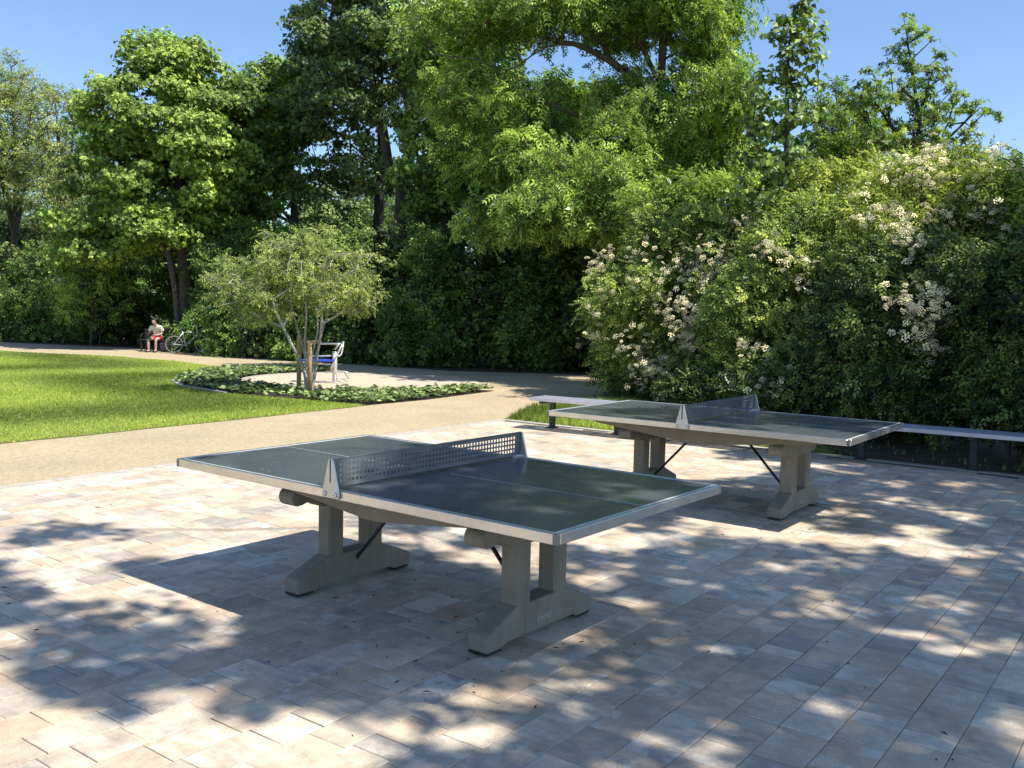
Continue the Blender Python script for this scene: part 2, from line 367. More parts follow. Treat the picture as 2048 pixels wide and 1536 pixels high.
# ------------------------------------------------------------------ paving
PO = Vector((-.12, 14.25)); PA = R(53.5)
U = Vector((math.cos(PA), math.sin(PA))); Vv = Vector((math.sin(PA), -math.cos(PA)))
pal = [((.58, .475, .35), .26), ((.56, .43, .305), .22), ((.50, .425, .33), .17), ((.40, .355, .30), .12), ((.65, .565, .44), .16), ((.50, .40, .30), .07)]
def pick(r):
    t = r.random(); s = 0
    for c, p in pal:
        s += p
        if t < s: return c
    return pal[0][0]
def make_paving():
    rr = random.Random(11); V = []; Fq = []; cA = []; cB = []; rn = []
    row = .2045; nrow = 78; gap0 = .0015; bv = .0026; H0 = .010
    for i in range(nrow):
        v0 = .12 + i * row; v1 = v0 + row; u = -rr.uniform(.03, .2) - .12
        while u > -17.5:
            L = rr.choice([.125, .205, .205, .305, .305, .305])
            a, b = u - L, u
            ca = pick(rr); cb = pick(rr) if rr.random() < .75 else ca
            k = rr.uniform(.92, 1.1); rv = rr.random(); dz = rr.uniform(-.0012, .0012); gap = gap0 * rr.uniform(.5, 1.9); ta, tb = rr.uniform(-.0011, .0011), rr.uniform(-.0011, .0011); sk = rr.uniform(-.0012, .0012)
            base = len(V)
            for zz, e in ((H0 - .02, gap), (H0 - bv + dz, gap), (H0 + dz, gap + bv)):
                for (uu, vv) in ((a + e, v0 + e), (b - e, v0 + e), (b - e, v1 - e), (a + e, v1 - e)):
                    V.append((uu + sk * (1 if vv > v0 + row / 2 else -1), vv, zz + (ta if uu > a + L / 2 else -ta) + (tb if vv > v0 + row / 2 else -tb)))
            fs = [(8, 9, 10, 11)]
            for lv in (0, 4):
                for q in range(4): fs.append((lv + q, lv + (q + 1) % 4, lv + 4 + (q + 1) % 4, lv + 4 + q))
            for f in fs:
                Fq.append([base + x for x in f]); cA.append((*[x * k for x in ca], 1)); cB.append((*[x * k for x in cb], 1)); rn.append(rv)
            u -= L
    V = np.array(V); X = np.stack([PO.x + V[:, 0] * U.x + V[:, 1] * Vv.x, PO.y + V[:, 0] * U.y + V[:, 1] * Vv.y, V[:, 2]], 1)
    Fq = np.array(Fq)[:, ::-1]
    me_o = fast_mesh('paved_plaza', V, Fq[:, ::-1].copy(), M['paver'], attrs={'colA': ('FLOAT_COLOR', cA), 'colB': ('FLOAT_COLOR', cB), 'rnd': ('FLOAT', rn)})
    me_o.matrix_world = Matrix(((U.x, Vv.x, 0, PO.x), (U.y, Vv.y, 0, PO.y), (0, 0, 1, 0), (0, 0, 0, 1)))
    # U,V frame is left handed: flip normals
    me_o.data.flip_normals()
    tag(me_o, kind='structure')
    def P(u, v): p = PO + U * u + Vv * v; return (p.x, p.y)
    sheet('joint_sand', [P(.0, 0), P(.0, 16.2), P(-17.6, 16.2), P(-17.6, 0)], .004, M['joint'])
    mb = MB(); L = 1.0
    for k in range(18): mb.prism([P(-k * L - .003, 0), P(-k * L - .003, .115), P(-k * L - L + .003, .115), P(-k * L - L + .003, 0)], -.03, .014, 'z')
    for k in range(16): mb.prism([P(0, .12 + k * L + .003), P(-.115, .12 + k * L + .003), P(-.115, .12 + k * L + L - .003), P(0, .12 + k * L + L - .003)], -.03, .0145, 'z')
    o = mb.build('kerb_edging', M['kerb']); tag(o, kind='structure')
make_paving()

# ------------------------------------------------------------------ leaves
def leaf_tpl(l, wd, n=1, fold=.25, droop=.0, kind='single'):
    """template vertices/tris; leaf in the xy plane pointing +x, normal +z"""
    V = []; T = []
    def one(o, ang, l, wd, dz=0):
        b = len(V); ca, sa = math.cos(ang), math.sin(ang)
        for (x, y, z) in ((0, 0, 0), (l * .42, wd / 2, wd * fold), (l, 0, -droop * l), (l * .42, -wd / 2, wd * fold)):
            V.append((o[0] + ca * x - sa * y, o[1] + sa * x + ca * y, o[2] + z + dz))
        T.append((b, b + 2, b + 1)); T.append((b, b + 3, b + 2))
    if kind == 'single': one((0, 0, 0), 0, l, wd)
    if kind == 'palm':
        for a in (-.95, 0, .95): one((0, 0, 0), a, l * (1 if a == 0 else .8), wd)
    if kind == 'pinnate':     # n pairs on a drooping rachis
        for i in range(n):
            t = (i + 1) / n; x = l * 3.2 * t; z = -droop * l * 3.2 * t * t
            for s in (-1, 1): one((x * .8, 0, z), s * 1.0, l, wd, 0)
        one((l * 3.2 * .8, 0, -droop * l * 3.2), 0, l, wd)
    if kind == 'twig':
        for i in range(n):
            t = (i + .5) / n; s = -1 if i % 2 else 1
            one((l * 2.4 * t, 0, -droop * l * t), s * .85, l * (1 - .25 * t), wd)
        one((l * 2.4, 0, -droop * l), 0, l * .8, wd)
    if kind == 'rosette':
        for i in range(n): one((0, 0, 0), i * 2.4, l, wd)
    if kind == 'umbel':
        rr = random.Random(5)
        for i in range(n):
            a = rr.uniform(0, 6.28); r = l * math.sqrt(rr.random()); one((r * math.cos(a), r * math.sin(a), -.35 * r * r / l + rr.uniform(-.008, .008)), rr.uniform(0, 6.28), wd, wd)
    if kind == 'blade':
        rr = random.Random(3)
        for i in range(n):
            a = rr.uniform(0, 6.28); ca, sa = math.cos(a), math.sin(a); o = (rr.uniform(-.02, .02), rr.uniform(-.02, .02)); h = l * rr.uniform(.6, 1.1); ln = rr.uniform(.1, .6) * h; b = len(V)
            V.append((o[0] - sa * wd / 2, o[1] + ca * wd / 2, 0)); V.append((o[0] + sa * wd / 2, o[1] - ca * wd / 2, 0)); V.append((o[0] + ca * ln, o[1] + sa * ln, h)); T.append((b, b + 1, b + 2))
    return np.array(V, np.float32), np.array(T, np.int32)
TPL = {
 'maple': leaf_tpl(.125, .088, kind='palm', fold=.2, droop=.1),
 'maple_s': leaf_tpl(.115, .08, kind='palm', fold=.2, droop=.1),
 'ash': leaf_tpl(.12, .046, 4, droop=.28, kind='pinnate'),
 'small': leaf_tpl(.055, .03, 5, droop=.2, kind='twig'),
 'thin': leaf_tpl(.09, .045, 4, droop=.3, kind='twig'),
 'heart': leaf_tpl(.13, .12, fold=.12, droop=.2),
 'oak': leaf_tpl(.12, .055, 5, fold=.15, kind='rosette'),
 'bush': leaf_tpl(.07, .038, 6, droop=.2, kind='twig'),
 'long': leaf_tpl(.10, .03, 6, droop=.35, kind='twig'),
 'under': leaf_tpl(.10, .06, 5, droop=.3, kind='twig'),
 'cover': leaf_tpl(.05, .026, 8, fold=.1, droop=-.1, kind='rosette'),
 'umbel': leaf_tpl(.048, .018, 34, kind='umbel'),
 'blade': leaf_tpl(.06, .007, 5, kind='blade'),
 'tallblade': leaf_tpl(.15, .009, 5, kind='blade'),
}
def unit(a): return a / (np.linalg.norm(a, axis=1, keepdims=True) + 1e-9)
def scatter(name, tpl, P, Nn, D, S, mat, parent=None, tint=None):
    """one mesh of template copies: P origins, Nn normals, D directions, S scales"""
    TV, TT = TPL[tpl]; n = len(P); k = len(TV)
    Nn = unit(Nn); D = D - Nn * (D * Nn).sum(1, keepdims=True); D = unit(D); B = np.cross(Nn, D)
    V = (P[:, None, :] + S[:, None, None] * (TV[None, :, 0:1] * D[:, None, :] + TV[None, :, 1:2] * B[:, None, :] + TV[None, :, 2:3] * Nn[:, None, :])).reshape(-1, 3)
    T = (TT[None] + (np.arange(n) * k)[:, None, None]).reshape(-1, 3)
    if tint is None: tint = rng.random(n)
    tt = np.clip(np.repeat(tint, len(TT)) + rng.normal(0, .12, n * len(TT)), 0, 1)
    return fast_mesh(name, V, T, mat, parent, {'tint': ('FLOAT', tt)})
def clump_leaves(C, RC, dens, flat=.62, up=.5, outw=.75, rnd=.8, droop=.3, shell=.42, centre=None):
    """leaf origins and directions spread through flattened clumps, thicker near their upper skin"""
    Ps = []; Ns = []; Ds = []; Ti = []
    for c, r in zip(C, RC):
        n = max(4, int(dens * r * r * 4 * rng.uniform(.75, 1.25)))
        d = unit(rng.normal(0, 1, (n, 3))); d[:, 2] = np.where(rng.random(n) < .45, np.abs(d[:, 2]), d[:, 2])
        rad = r * np.clip(1 - np.abs(rng.normal(0, shell, n)), .05, 1.1)
        ph = rng.uniform(0, 6.28, 3); lump = 1 + .34 * np.sin(d[:, 0] * 5 + ph[0]) * np.sin(d[:, 1] * 5 + ph[1]) + .12 * np.sin(d[:, 2] * 8 + ph[2])
        o = d * (rad * lump)[:, None]; o[:, 2] *= flat
        o[:, 2] -= .12 * (o[:, 0] ** 2 + o[:, 1] ** 2) / max(r, .1)
        Ps.append(c + o)
        ou = d.copy()
        if centre is not None: ou = ou + .8 * unit((c - centre)[None])
        nn = rng.normal(0, rnd, (n, 3)) + ou * outw; nn[:, 2] += up; nn += np.array([.38, -.34, 0.])
        dd = ou + rng.normal(0, .6, (n, 3)); dd[:, 2] -= droop
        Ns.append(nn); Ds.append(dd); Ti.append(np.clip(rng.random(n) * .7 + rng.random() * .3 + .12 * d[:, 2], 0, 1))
    return np.concatenate(Ps), np.concatenate(Ns), np.concatenate(Ds), np.concatenate(Ti)
def env_points(ells, n, mind, bias=.5):
    """clump centres in a union of ellipsoids (x,y,z,rx,ry,rz[,weight])"""
    wt = np.array([e[3] * e[4] * e[5] * (e[6] if len(e) > 6 else 1) for e in ells]) ** .8; wt /= wt.sum(); pts = []
    tries = 0
    while len(pts) < n and tries < n * 40:
        tries += 1
        e = ells[rng.choice(len(ells), p=wt)]; d = rng.normal(0, 1, 3); d /= np.linalg.norm(d)
        p = np.array(e[:3]) + d * (rng.random() ** (bias / 1.5)) * np.array(e[3:6])
        if p[2] < .15: continue
        if all(((p - q) ** 2).sum() > mind * mind for q in pts): pts.append(p)
    return np.array(pts)
def skeleton(stems, C, tipr=.012, sag=.1, k_r=2.3, maxr=None):
    """stems: polylines [(x,y,z)]; branches from them to each clump centre. returns nodes, parent, radius"""
    P = []; par = []
    for s in stems:
        for i, p in enumerate(s):
            P.append(np.array(p, float)); par.append(len(P) - 2 if i else -1)
    base = np.array([s[0] for s in stems]).mean(0)
    ax = np.array(stems[0])
    dist = [min(np.linalg.norm(a - c) for a in ax) for c in C]
    ends = []
    for ci in np.argsort(dist):
        c = C[ci]; A = np.array(P); d = np.linalg.norm(A - c, axis=1)
        pen = np.clip(A[:, 2] - c[2] + .35 * np.linalg.norm((A - c)[:, :2], axis=1), 0, None)
        j = int(np.argmin(d + 1.2 * pen)); a = A[j]; L = np.linalg.norm(c - a); ns = max(1, int(L / .45))
        prev = j; perp = rng.normal(0, .06 * L, 3)
        for k in range(1, ns + 1):
            t = k / ns; q = a + (c - a) * t + perp * math.sin(math.pi * t) + np.array([0, 0, sag * L * math.sin(math.pi * t)]) + (rng.normal(0, .025 * min(L, 1.5), 3) if k < ns else 0)
            P.append(q); par.append(prev); prev = len(P) - 1
        ends.append(prev)
    n = len(P); acc = np.zeros(n)
    for e in ends: acc[e] += tipr ** k_r
    ch = [[] for _ in range(n)]
    for i in range(n - 1, 0, -1):
        if acc[i] == 0: acc[i] = (tipr * .8) ** k_r
        if par[i] >= 0: acc[par[i]] += acc[i] if i >= 0 else 0
    r = acc ** (1 / k_r)
    if maxr: r = r * 1.0; s = maxr / r.max(); r = np.where(r > tipr * 1.5, r * (1 + (s - 1) * np.clip((r - tipr * 1.5) / (r.max() - tipr * 1.5 + 1e-9), 0, 1)), r)
    return np.array(P), np.array(par), r
def tubes(name, P, par, r, mat, parent=None, n=6, extra=None):
    idx = np.where(par >= 0)[0]; A = P[par[idx]]; B = P[idx]; ra = r[par[idx]].copy(); rb = r[idx]
    ra = np.minimum(ra, rb * 1.6 + .004)
    if extra is not None: A = np.concatenate([A, extra[0]]); B = np.concatenate([B, extra[1]]); ra = np.concatenate([ra, extra[2]]); rb = np.concatenate([rb, extra[2] * .6])
    t = unit(B - A); ref = np.where(np.abs(t[:, 2:3]) < .9, np.array([[0, 0, 1.]]), np.array([[1., 0, 0]])); a = unit(np.cross(t, ref)); b = np.cross(t, a)
    an = np.arange(n) * 2 * np.pi / n; cs = np.cos(an)[None, :, None]; sn = np.sin(an)[None, :, None]
    ring = a[:, None] * cs + b[:, None] * sn
    V = np.concatenate([A[:, None] + ring * ra[:, None, None], (B + t * rb[:, None] * .3)[:, None] + ring * rb[:, None, None]], 1).reshape(-1, 3)
    m_ = len(A); q = np.array([[k, (k + 1) % n, n + (k + 1) % n, n + k] for k in range(n)])
    Fq = (q[None] + (np.arange(m_) * 2 * n)[:, None, None]).reshape(-1, 4)
    return fast_mesh(name, V, Fq, mat, parent, smooth=True)
def tree(name, label, cat, stems, ells, nclump, rc, mind, tpl, dens, lmat, bmat, maxr, group=None, size=1.0, extra_clumps=None,
         twigs=5, lower=True, bias=.5, flat=.62, tipr=.012, trunkname='trunk', crownname='crown', blossoms=None, **kw):
    base = np.array(stems[0][0], float); root = empty(name, tuple(base)); tag(root, label, cat, group)
    nclump = int(nclump * 1.5); rc = (rc[0] * .72, rc[1] * .86); mind *= .8; dens *= 1.05
    C = env_points(ells, nclump, mind, bias)
    RC = rng.uniform(rc[0], rc[1], len(C))
    if extra_clumps:
        C = np.concatenate([C, np.array([e[:3] for e in extra_clumps])]); RC = np.concatenate([RC, [e[3] for e in extra_clumps]])
    P, par, r = skeleton(stems, C, tipr=tipr, maxr=maxr)
    ex = None
    if twigs:
        A = np.repeat(C, twigs, 0); d = unit(rng.normal(0, 1, A.shape)); d[:, 2] = d[:, 2] * .5 + .15; B = A + d * np.repeat(RC, twigs)[:, None] * .8
        ex = (A - base, B - base, np.full(len(A), tipr * .6))
    tubes(trunkname, P - base, par, r, bmat, root, extra=ex)
    cen = np.mean([np.array(e[:3]) * 1.0 for e in ells], 0)
    lp, ln, ld, ti = clump_leaves(C, RC, dens, flat=flat, centre=cen, **kw)
    ok = lp[:, 2] > .03; lp, ln, ld, ti = lp[ok], ln[ok], ld[ok], ti[ok]
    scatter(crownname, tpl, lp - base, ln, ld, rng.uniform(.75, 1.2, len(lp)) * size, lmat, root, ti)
    if blossoms is not None:
        bp = []
        for (bx, by, bz, br, nb) in blossoms:
            ng = max(2, nb // 3); gc = np.array([bx, by, bz]) + np.clip(rng.normal(0, 1, (ng, 3)), -1.5, [1.5, 1.5, .9]) * br * np.array([.62, .35, .5])
            q = np.repeat(gc, 7, 0); q = q + rng.normal(0, 1, q.shape) * np.array([.13, .08, .10]); bp.append(q)
        bp = np.concatenate(bp); n = len(bp)
        nn = rng.normal(0, .35, (n, 3)) + np.array([-.25, -.55, .7]); dd = rng.normal(0, 1, (n, 3))
        scatter('blossom', 'umbel', bp - base, nn, dd, rng.uniform(.6, 1.25, n), M['blossom'], root)
    return root
def PX(px, py, Y):
    """world point seen at pixel (px,py) of the 2048 px photograph at forward distance Y: used once here to measure out the planting plan"""
    d = fw + r2 * ((px - 1024) / F) - u2 * ((py - 768) / F); t = Y / d.y
    return np.array([d.x * t, Y, CH + d.z * t])
def E_(px, py, Y, rpx, rpy, rd, wgt=1):
    c = PX(px, py, Y); k = Y / F; return (c[0], c[1], c[2], rpx * k, rd, rpy * k, wgt)
def G(px, Y, z=0):
    return np.array([(PX(px, 620, Y))[0], Y, z])
def stem(pts, n=10, wig=.04):
    """smooth polyline through points"""
    pts = [np.array(p, float) for p in pts]; out = []
    seg = len(pts) - 1
    for s in range(seg):
        p0 = pts[max(s - 1, 0)]; p1 = pts[s]; p2 = pts[s + 1]; p3 = pts[min(s + 2, seg)]
        m_ = max(2, int(np.linalg.norm(p2 - p1) / .5))
        for k in range(m_):
            t = k / m_; q = .5 * ((2 * p1) + (-p0 + p2) * t + (2 * p0 - 5 * p1 + 4 * p2 - p3) * t * t + (-p0 + 3 * p1 - 3 * p2 + p3) * t ** 3)
            out.append(q + (rng.normal(0, wig * .3, 3) if (s or k) else 0))
    out.append(pts[-1]); return out
exec_trees = True
#TREES#
# ------------------------------------------------------------------ trees of the wood edge
# broad maple on the left
Y = 34
tree('maple_tree', 'broad bright green maple with a rounded top, tallest on the left', 'tree',
     [stem([G(372, Y), PX(372, 560, Y), PX(360, 380, Y), PX(345, 200, Y), PX(350, 80, Y)])],
     [E_(350, 130, Y, 85, 65, 2.0), E_(330, 250, Y, 150, 90, 3.2), E_(310, 370, Y, 160, 90, 3.2), E_(280, 455, Y, 160, 55, 2.6, .8), E_(440, 300, Y, 70, 110, 2.5)],
     150, (.45, .95), .62, 'maple', 120, M['maple'], M['bark'], .24, size=1.15)
Y = 37
tree('maple_tree', 'rounded mid green tree between the tall maple and the dark tree', 'tree',
     [stem([G(590, Y), PX(590, 450, Y), PX(575, 300, Y), PX(560, 150, Y)])],
     [E_(570, 160, Y, 60, 50, 2), E_(540, 250, Y, 85, 90, 2.8), E_(510, 370, Y, 90, 70, 2.4, .8)],
     85, (.5, .95), .65, 'maple', 130, M['maple2'], M['bark'], .18, size=1.15)
tree('maple_tree', 'slim tree leaning left with low leafy limbs over the seated person', 'tree',
     [stem([G(360, 33), PX(352, 600, 33), PX(335, 500, 33), PX(300, 440, 33)])],
     [E_(230, 470, 33, 120, 30, 1.5), E_(160, 510, 32, 60, 20, 1.0), E_(330, 450, 33, 80, 40, 2)],
     40, (.4, .75), .55, 'maple', 120, M['maple'], M['bark'], .11, size=1.1)
# feathery trees at the far left
for k, (px, Y, top, wd, lb) in enumerate([(30, 52, 105, 70, 'thin feathery pale tree at the left edge of the view'), (118, 50, 165, 62, 'thin feathery pale tree with open forked branches, beside the tall maple'), (-60, 50, 90, 70, 'thin feathery pale tree beyond the left edge of the view')]):
    st = [stem([G(px, Y), PX(px - 2, 500, Y), PX(px + 3, 350, Y), PX(px - 8, top + 30, Y)]), stem([PX(px, 480, Y), PX(px + 22, 340, Y), PX(px + 30, top + 80, Y)]), stem([PX(px, 470, Y), PX(px - 25, 350, Y), PX(px - 32, top + 90, Y)])]
    tree('feathery_tree', lb, 'tree', st, [E_(px, top + 90, Y, wd, 80, 2.6), E_(px, top + 210, Y, wd * 1.25, 110, 3.2)],
         95, (.5, .85), .75, 'thin', 20, M['thin'], M['bark'], .16, group='feathery trees beyond the lawn', size=1.5, twigs=7, tipr=.018, bias=.9, shell=.5)
# dark tall tree with the straight trunks in the middle
Y = 33
tree('tall_tree', 'tall dull green tree with a straight grey trunk forked halfway', 'tree',
     [stem([G(800, Y), PX(800, 480, Y), PX(806, 360, Y), PX(826, 260, Y), PX(806, 120, Y), PX(800, -120, Y)]), stem([PX(804, 380, Y), PX(780, 340, Y), PX(765, 250, Y), PX(740, 120, Y)])],
     [E_(760, -60, Y, 150, 90, 3.5), E_(700, 70, Y, 110, 80, 3), E_(840, 60, Y, 130, 90, 3), E_(690, 190, Y, 110, 60, 2.4, .8), E_(640, 60, Y, 50, 50, 2, 1)],
     135, (.4, .85), .66, 'maple_s', 110, M['dull'], M['bark'], .23, size=1.1, rnd=.8)
Y = 36
tree('tall_tree', 'dark straight tree with a thin black trunk left of the forked trunk', 'tree',
     [stem([G(757, Y), PX(757, 420, Y), PX(762, 250, Y), PX(765, 100, Y), PX(765, -40, Y)])],
     [E_(740, 120, Y, 110, 90, 2.6), E_(690, 260, Y, 90, 70, 2.5, .8), E_(740, 340, Y, 70, 50, 2.0, .6), E_(640, 370, Y, 70, 50, 2, .6)],
     75, (.4, .75), .66, 'maple_s', 100, M['dull'], M['darkbark'], .2, size=1.1)
tree('tall_tree', 'dark leafy tree with a slim trunk just right of the forked trunk', 'tree',
     [stem([G(893, 31), PX(893, 480, 31), PX(900, 330, 31), PX(905, 200, 31), PX(900, 60, 31)])],
     [E_(920, 120, 31, 120, 90, 2.8), E_(900, 260, 31, 110, 80, 2.6), E_(960, 360, 31, 110, 70, 2.4), E_(850, 380, 31, 60, 60, 2, .6)],
     125, (.45, .9), .66, 'maple_s', 105, M['maple2'], M['darkbark'], .17, size=1.1)
tree('tall_tree', 'mid green tree filling the wood under the arching branch', 'tree',
     [stem([G(1030, 29), PX(1040, 500, 29), PX(1050, 350, 29), PX(1060, 200, 29)])],
     [E_(1060, 230, 29, 120, 70, 2.4), E_(1020, 330, 29, 130, 90, 2.6), E_(1100, 420, 29, 110, 90, 2.4)],
     110, (.45, .9), .62, 'ash', 42, M['maple2'], M['darkbark'], .15, size=1.1)
# big ash on the right of the wood, with the arching limb
Y = 24
arch = stem([PX(1320, 250, Y), PX(1255, 150, Y), PX(1180, 100, Y - .6), PX(1120, 84, Y - 1), PX(1060, 112, Y - 1.3), PX(1015, 142, Y - 1.5), PX(950, 118, Y - 1.6), PX(870, 108, Y - 1.5)])
tree('ash_tree', 'tall bright green ash with a thick arching limb, highest tree of the view', 'tree',
     [stem([G(1338, Y), PX(1338, 480, Y), PX(1340, 340, Y), PX(1322, 220, Y), PX(1326, 60, Y), PX(1330, -150, Y)]), arch, stem([PX(1332, 200, Y), PX(1280, 90, Y), PX(1210, 10, Y), PX(1150, -60, Y)])],
     [E_(1320, -90, Y, 160, 80, 2.6), E_(1400, 50, Y, 85, 70, 1.8), E_(1260, 20, Y, 130, 60, 2.2), E_(1060, 20, Y - 1, 150, 55, 2.0), E_(900, 40, Y - 1.2, 90, 50, 1.5), E_(1010, 200, Y - 1, 100, 25, 1.2, .5),
      E_(1380, 230, Y - .6, 110, 95, 2.2), E_(1250, 260, Y - .8, 75, 60, 1.6), E_(1440, 330, Y, 70, 70, 1.6), E_(1300, 350, Y - 1.2, 60, 40, 1.2), E_(1240, 185, Y + .4, 70, 40, 1.3), E_(940, 190, Y - 1, 80, 60, 1.5, .8), E_(1420, 140, Y, 60, 50, 1.4)],
     235, (.3, .7), .48, 'ash', 56, M['ash'], M['ashbark'], .19, size=.95, droop=.2)
tree('ash_tree', 'low spreading ash bough of drooping leaves in front of the dark wood', 'tree',
     [stem([G(1290, 22.5), PX(1280, 560, 22.5), PX(1250, 440, 22.3), PX(1190, 370, 22)])],
     [E_(1180, 350, 22, 100, 40, 1.6), E_(1110, 420, 21.8, 105, 45, 1.5), E_(1230, 430, 22, 90, 50, 1.5), E_(1060, 330, 23, 90, 55, 1.6), E_(1010, 430, 23.5, 70, 45, 1.5)],
     84, (.32, .62), .45, 'ash', 58, M['ash'], M['ashbark'], .12, size=1.0, droop=.5)
# slender linden and the oak above the shrubs
Y = 17
tree('linden_tree', 'slender young linden with large drooping leaves, rising above the shrubs', 'tree',
     [stem([G(1574, Y), PX(1574, 440, Y), PX(1574, 250, Y), PX(1578, 100, Y), PX(1598, 10, Y)])],
     [E_(1600, 20, Y, 26, 26, .3, 3), E_(1590, 85, Y, 60, 40, .5, 2), E_(1575, 160, Y, 75, 50, .7, 1.5), E_(1570, 240, Y, 85, 50, .9, 1.2), E_(1560, 330, Y, 100, 60, 1.0), E_(1540, 410, Y, 110, 50, 1.0)],
     78, (.14, .28), .24, 'heart', 150, M['linden'], M['darkbark'], .06, size=1.0, bias=.7, up=.35, outw=.9, droop=.9, tipr=.006, flat=.75)
Y = 22
tree('oak_tree', 'open crowned young oak with a pointed top against the sky', 'tree',
     [stem([G(1835, Y), PX(1832, 400, Y), PX(1838, 250, Y), PX(1822, 120, Y), PX(1808, 40, Y)]), stem([PX(1836, 330, Y), PX(1890, 285, Y), PX(1960, 215, Y)]), stem([PX(1835, 320, Y), PX(1780, 250, Y), PX(1735, 185, Y)])],
     [E_(1808, 40, Y, 12, 14, .15, 20), E_(1822, 110, Y, 45, 55, .6, 1.5), E_(1840, 200, Y, 75, 60, 1.1), E_(1740, 190, Y, 55, 50, 1.0), E_(1830, 290, Y, 130, 55, 1.6), E_(1950, 225, Y, 50, 35, .7, 1.2), E_(1890, 130, Y, 22, 28, .3, 2)],
     105, (.14, .32), .27, 'oak', 80, M['oak'], M['darkbark'], .10, size=.85, bias=.8, tipr=.008)
tree('young_tree', 'light green young tree half hidden between the linden and the oak', 'tree',
     [stem([G(1690, 26), PX(1690, 420, 26), PX(1685, 280, 26), PX(1670, 180, 26)])],
     [E_(1680, 210, 26, 50, 45, 1.0), E_(1680, 300, 26, 90, 60, 1.6), E_(1620, 370, 26, 120, 50, 1.8)],
     70, (.25, .5), .4, 'ash', 60, M['oak'], M['bark'], .1)
# trees further back that close the wood
bk = [(-10, 62, 330, 110), (60, 58, 420, 90), (200, 60, 250, 110), (430, 46, 190, 90), (480, 50, 330, 60), (655, 50, 370, 80), (770, 56, 320, 90), (860, 47, 420, 60), (990, 46, 160, 110), (1130, 40, 180, 120), (1230, 44, 160, 120), (1400, 36, 230, 100), (1500, 34, 330, 90), (1640, 38, 400, 110), (1780, 36, 420, 90), (1930, 34, 440, 90), (2080, 30, 430, 100)]
side = ['far left behind the lawn', 'low at the left behind the feathery trees', 'behind the tall maple', 'behind the right half of the tall maple', 'behind the small pale stemmed tree', 'behind the gap left of the thin black trunk',
        'seen between the two straight trunks', 'behind the slim dark trunk', 'behind the dark wood near its middle', 'behind the low ash bough', 'behind the arching limb', 'just right of the big ash trunk', 'left of the slender linden',
        'behind the flowering shrubs right of the linden', 'under the open oak', 'right of the open oak', 'at the right edge above the shrubs']
for k, (px, Y, top, wd) in enumerate(bk):
    kk = Y / F; H = (600 - top)
    tree('backdrop_tree', 'leafy wood tree ' + side[k], 'tree',
         [stem([G(px, Y), PX(px + rng.uniform(-12, 12), 450, Y), PX(px + rng.uniform(-15, 15), top + 40, Y)])],
         [E_(px, top + H * .22, Y, wd * .75, H * .22, 2.6), E_(px, top + H * .5, Y, wd, H * .28, 3.2), E_(px, top + H * .78, Y, wd * 1.05, H * .22, 3, .7)],
         58, (.6, 1.2), .95, 'maple' if k % 2 else 'ash', 62 if k % 2 else 20, M[['maple2', 'dull', 'under', 'maple2'][k % 4]], M['darkbark'], .16, group='trees filling the wood behind', size=1.35, twigs=3)
def far_mass():
    n = 520; C = np.column_stack([rng.uniform(-75, 75, n), rng.uniform(78, 92, n), rng.uniform(.5, 8.5, n)]); C = C[(C[:, 2] < 5.5 + 3 * np.sin(C[:, 0] * .23) * np.sin(C[:, 0] * .11 + 1))]
    lp, ln, ld, ti = clump_leaves(C, rng.uniform(1.2, 2.2, len(C)), 16)
    tag(scatter('distant_wood', 'maple', lp, ln, ld, rng.uniform(2.2, 3.4, len(lp)), M['maple2'], None, ti), 'low distant belt of wood glimpsed through the gaps between trunks', 'wood', kind='stuff')
far_mass()
sp_ = [(180, 35, 430, 'at the left under the tall maple'), (440, 35, 400, 'under the right side of the tall maple'), (530, 35, 430, 'behind the left half of the small staked tree'), (660, 34, 400, 'left of the two straight trunks'), (850, 33, 440, 'between the forked trunk and the slim dark trunk'), (960, 31, 460, 'right of the slim dark trunk'), (1090, 29, 430, 'under the low ash bough'), (1180, 27, 470, 'where the ash bough meets the shrubs')]
for k, (px, Y, top, where) in enumerate(sp_):
    H = 720 - top
    tree('sapling', 'thin stemmed sapling in shade ' + where, 'sapling', [stem([G(px, Y), PX(px + rng.uniform(-15, 15), 600, Y), PX(px + rng.uniform(-25, 25), top + 20, Y)]), stem([G(px + 18, Y + .5), PX(px + 30, 590, Y + .5), PX(px + rng.uniform(20, 60), top + 70, Y + .5)])],
         [E_(px, top + H * .25, Y, 75, H * .24, 1.6), E_(px, top + H * .55, Y, 85, H * .25, 1.7)], 46, (.3, .6), .5, 'maple_s' if k % 2 else 'under', 48, M['under'] if k % 2 else M['maple2'], M['bark'], .055, group='saplings in the wood', size=1.15, twigs=4, flat=.5)
# undergrowth along the wood edge
ug = [(340, 38, 480, 75), (-40, 40, 560, 90), (60, 38, 540, 95), (170, 37.5, 565, 85), (255, 36.8, 560, 70), (425, 33, 560, 70), (478, 30.8, 590, 60), (540, 30.2, 615, 55), (610, 29.6, 560, 70), (690, 28.8, 540, 80), (765, 28.2, 500, 80), (840, 27.6, 560, 70), (905, 27.2, 545, 80), (985, 27, 500, 80), (1060, 26.8, 540, 80), (1130, 26.6, 500, 80), (1200, 26.3, 520, 80), (1260, 25.5, 470, 80)]
ul = ['tallest, behind the bicycle', 'at the far left end of the wood edge', 'behind the left end of the lawn', 'left of the seated person', 'directly behind the seated person', 'right of the leaning bicycle', 'pale leaved and low, left behind the small staked tree', 'brightest and lowest, just behind the staked tree',
      'behind the blue seat', 'right behind the fitness device', 'under the forked grey trunk', 'low and dark before the slim trunk', 'below the middle of the dark wood', 'taller, in the middle of the wood edge', 'left of the low ash bough', 'under the low ash bough', 'where the path bends behind the shrubs', 'left behind the cream flowering shrub']
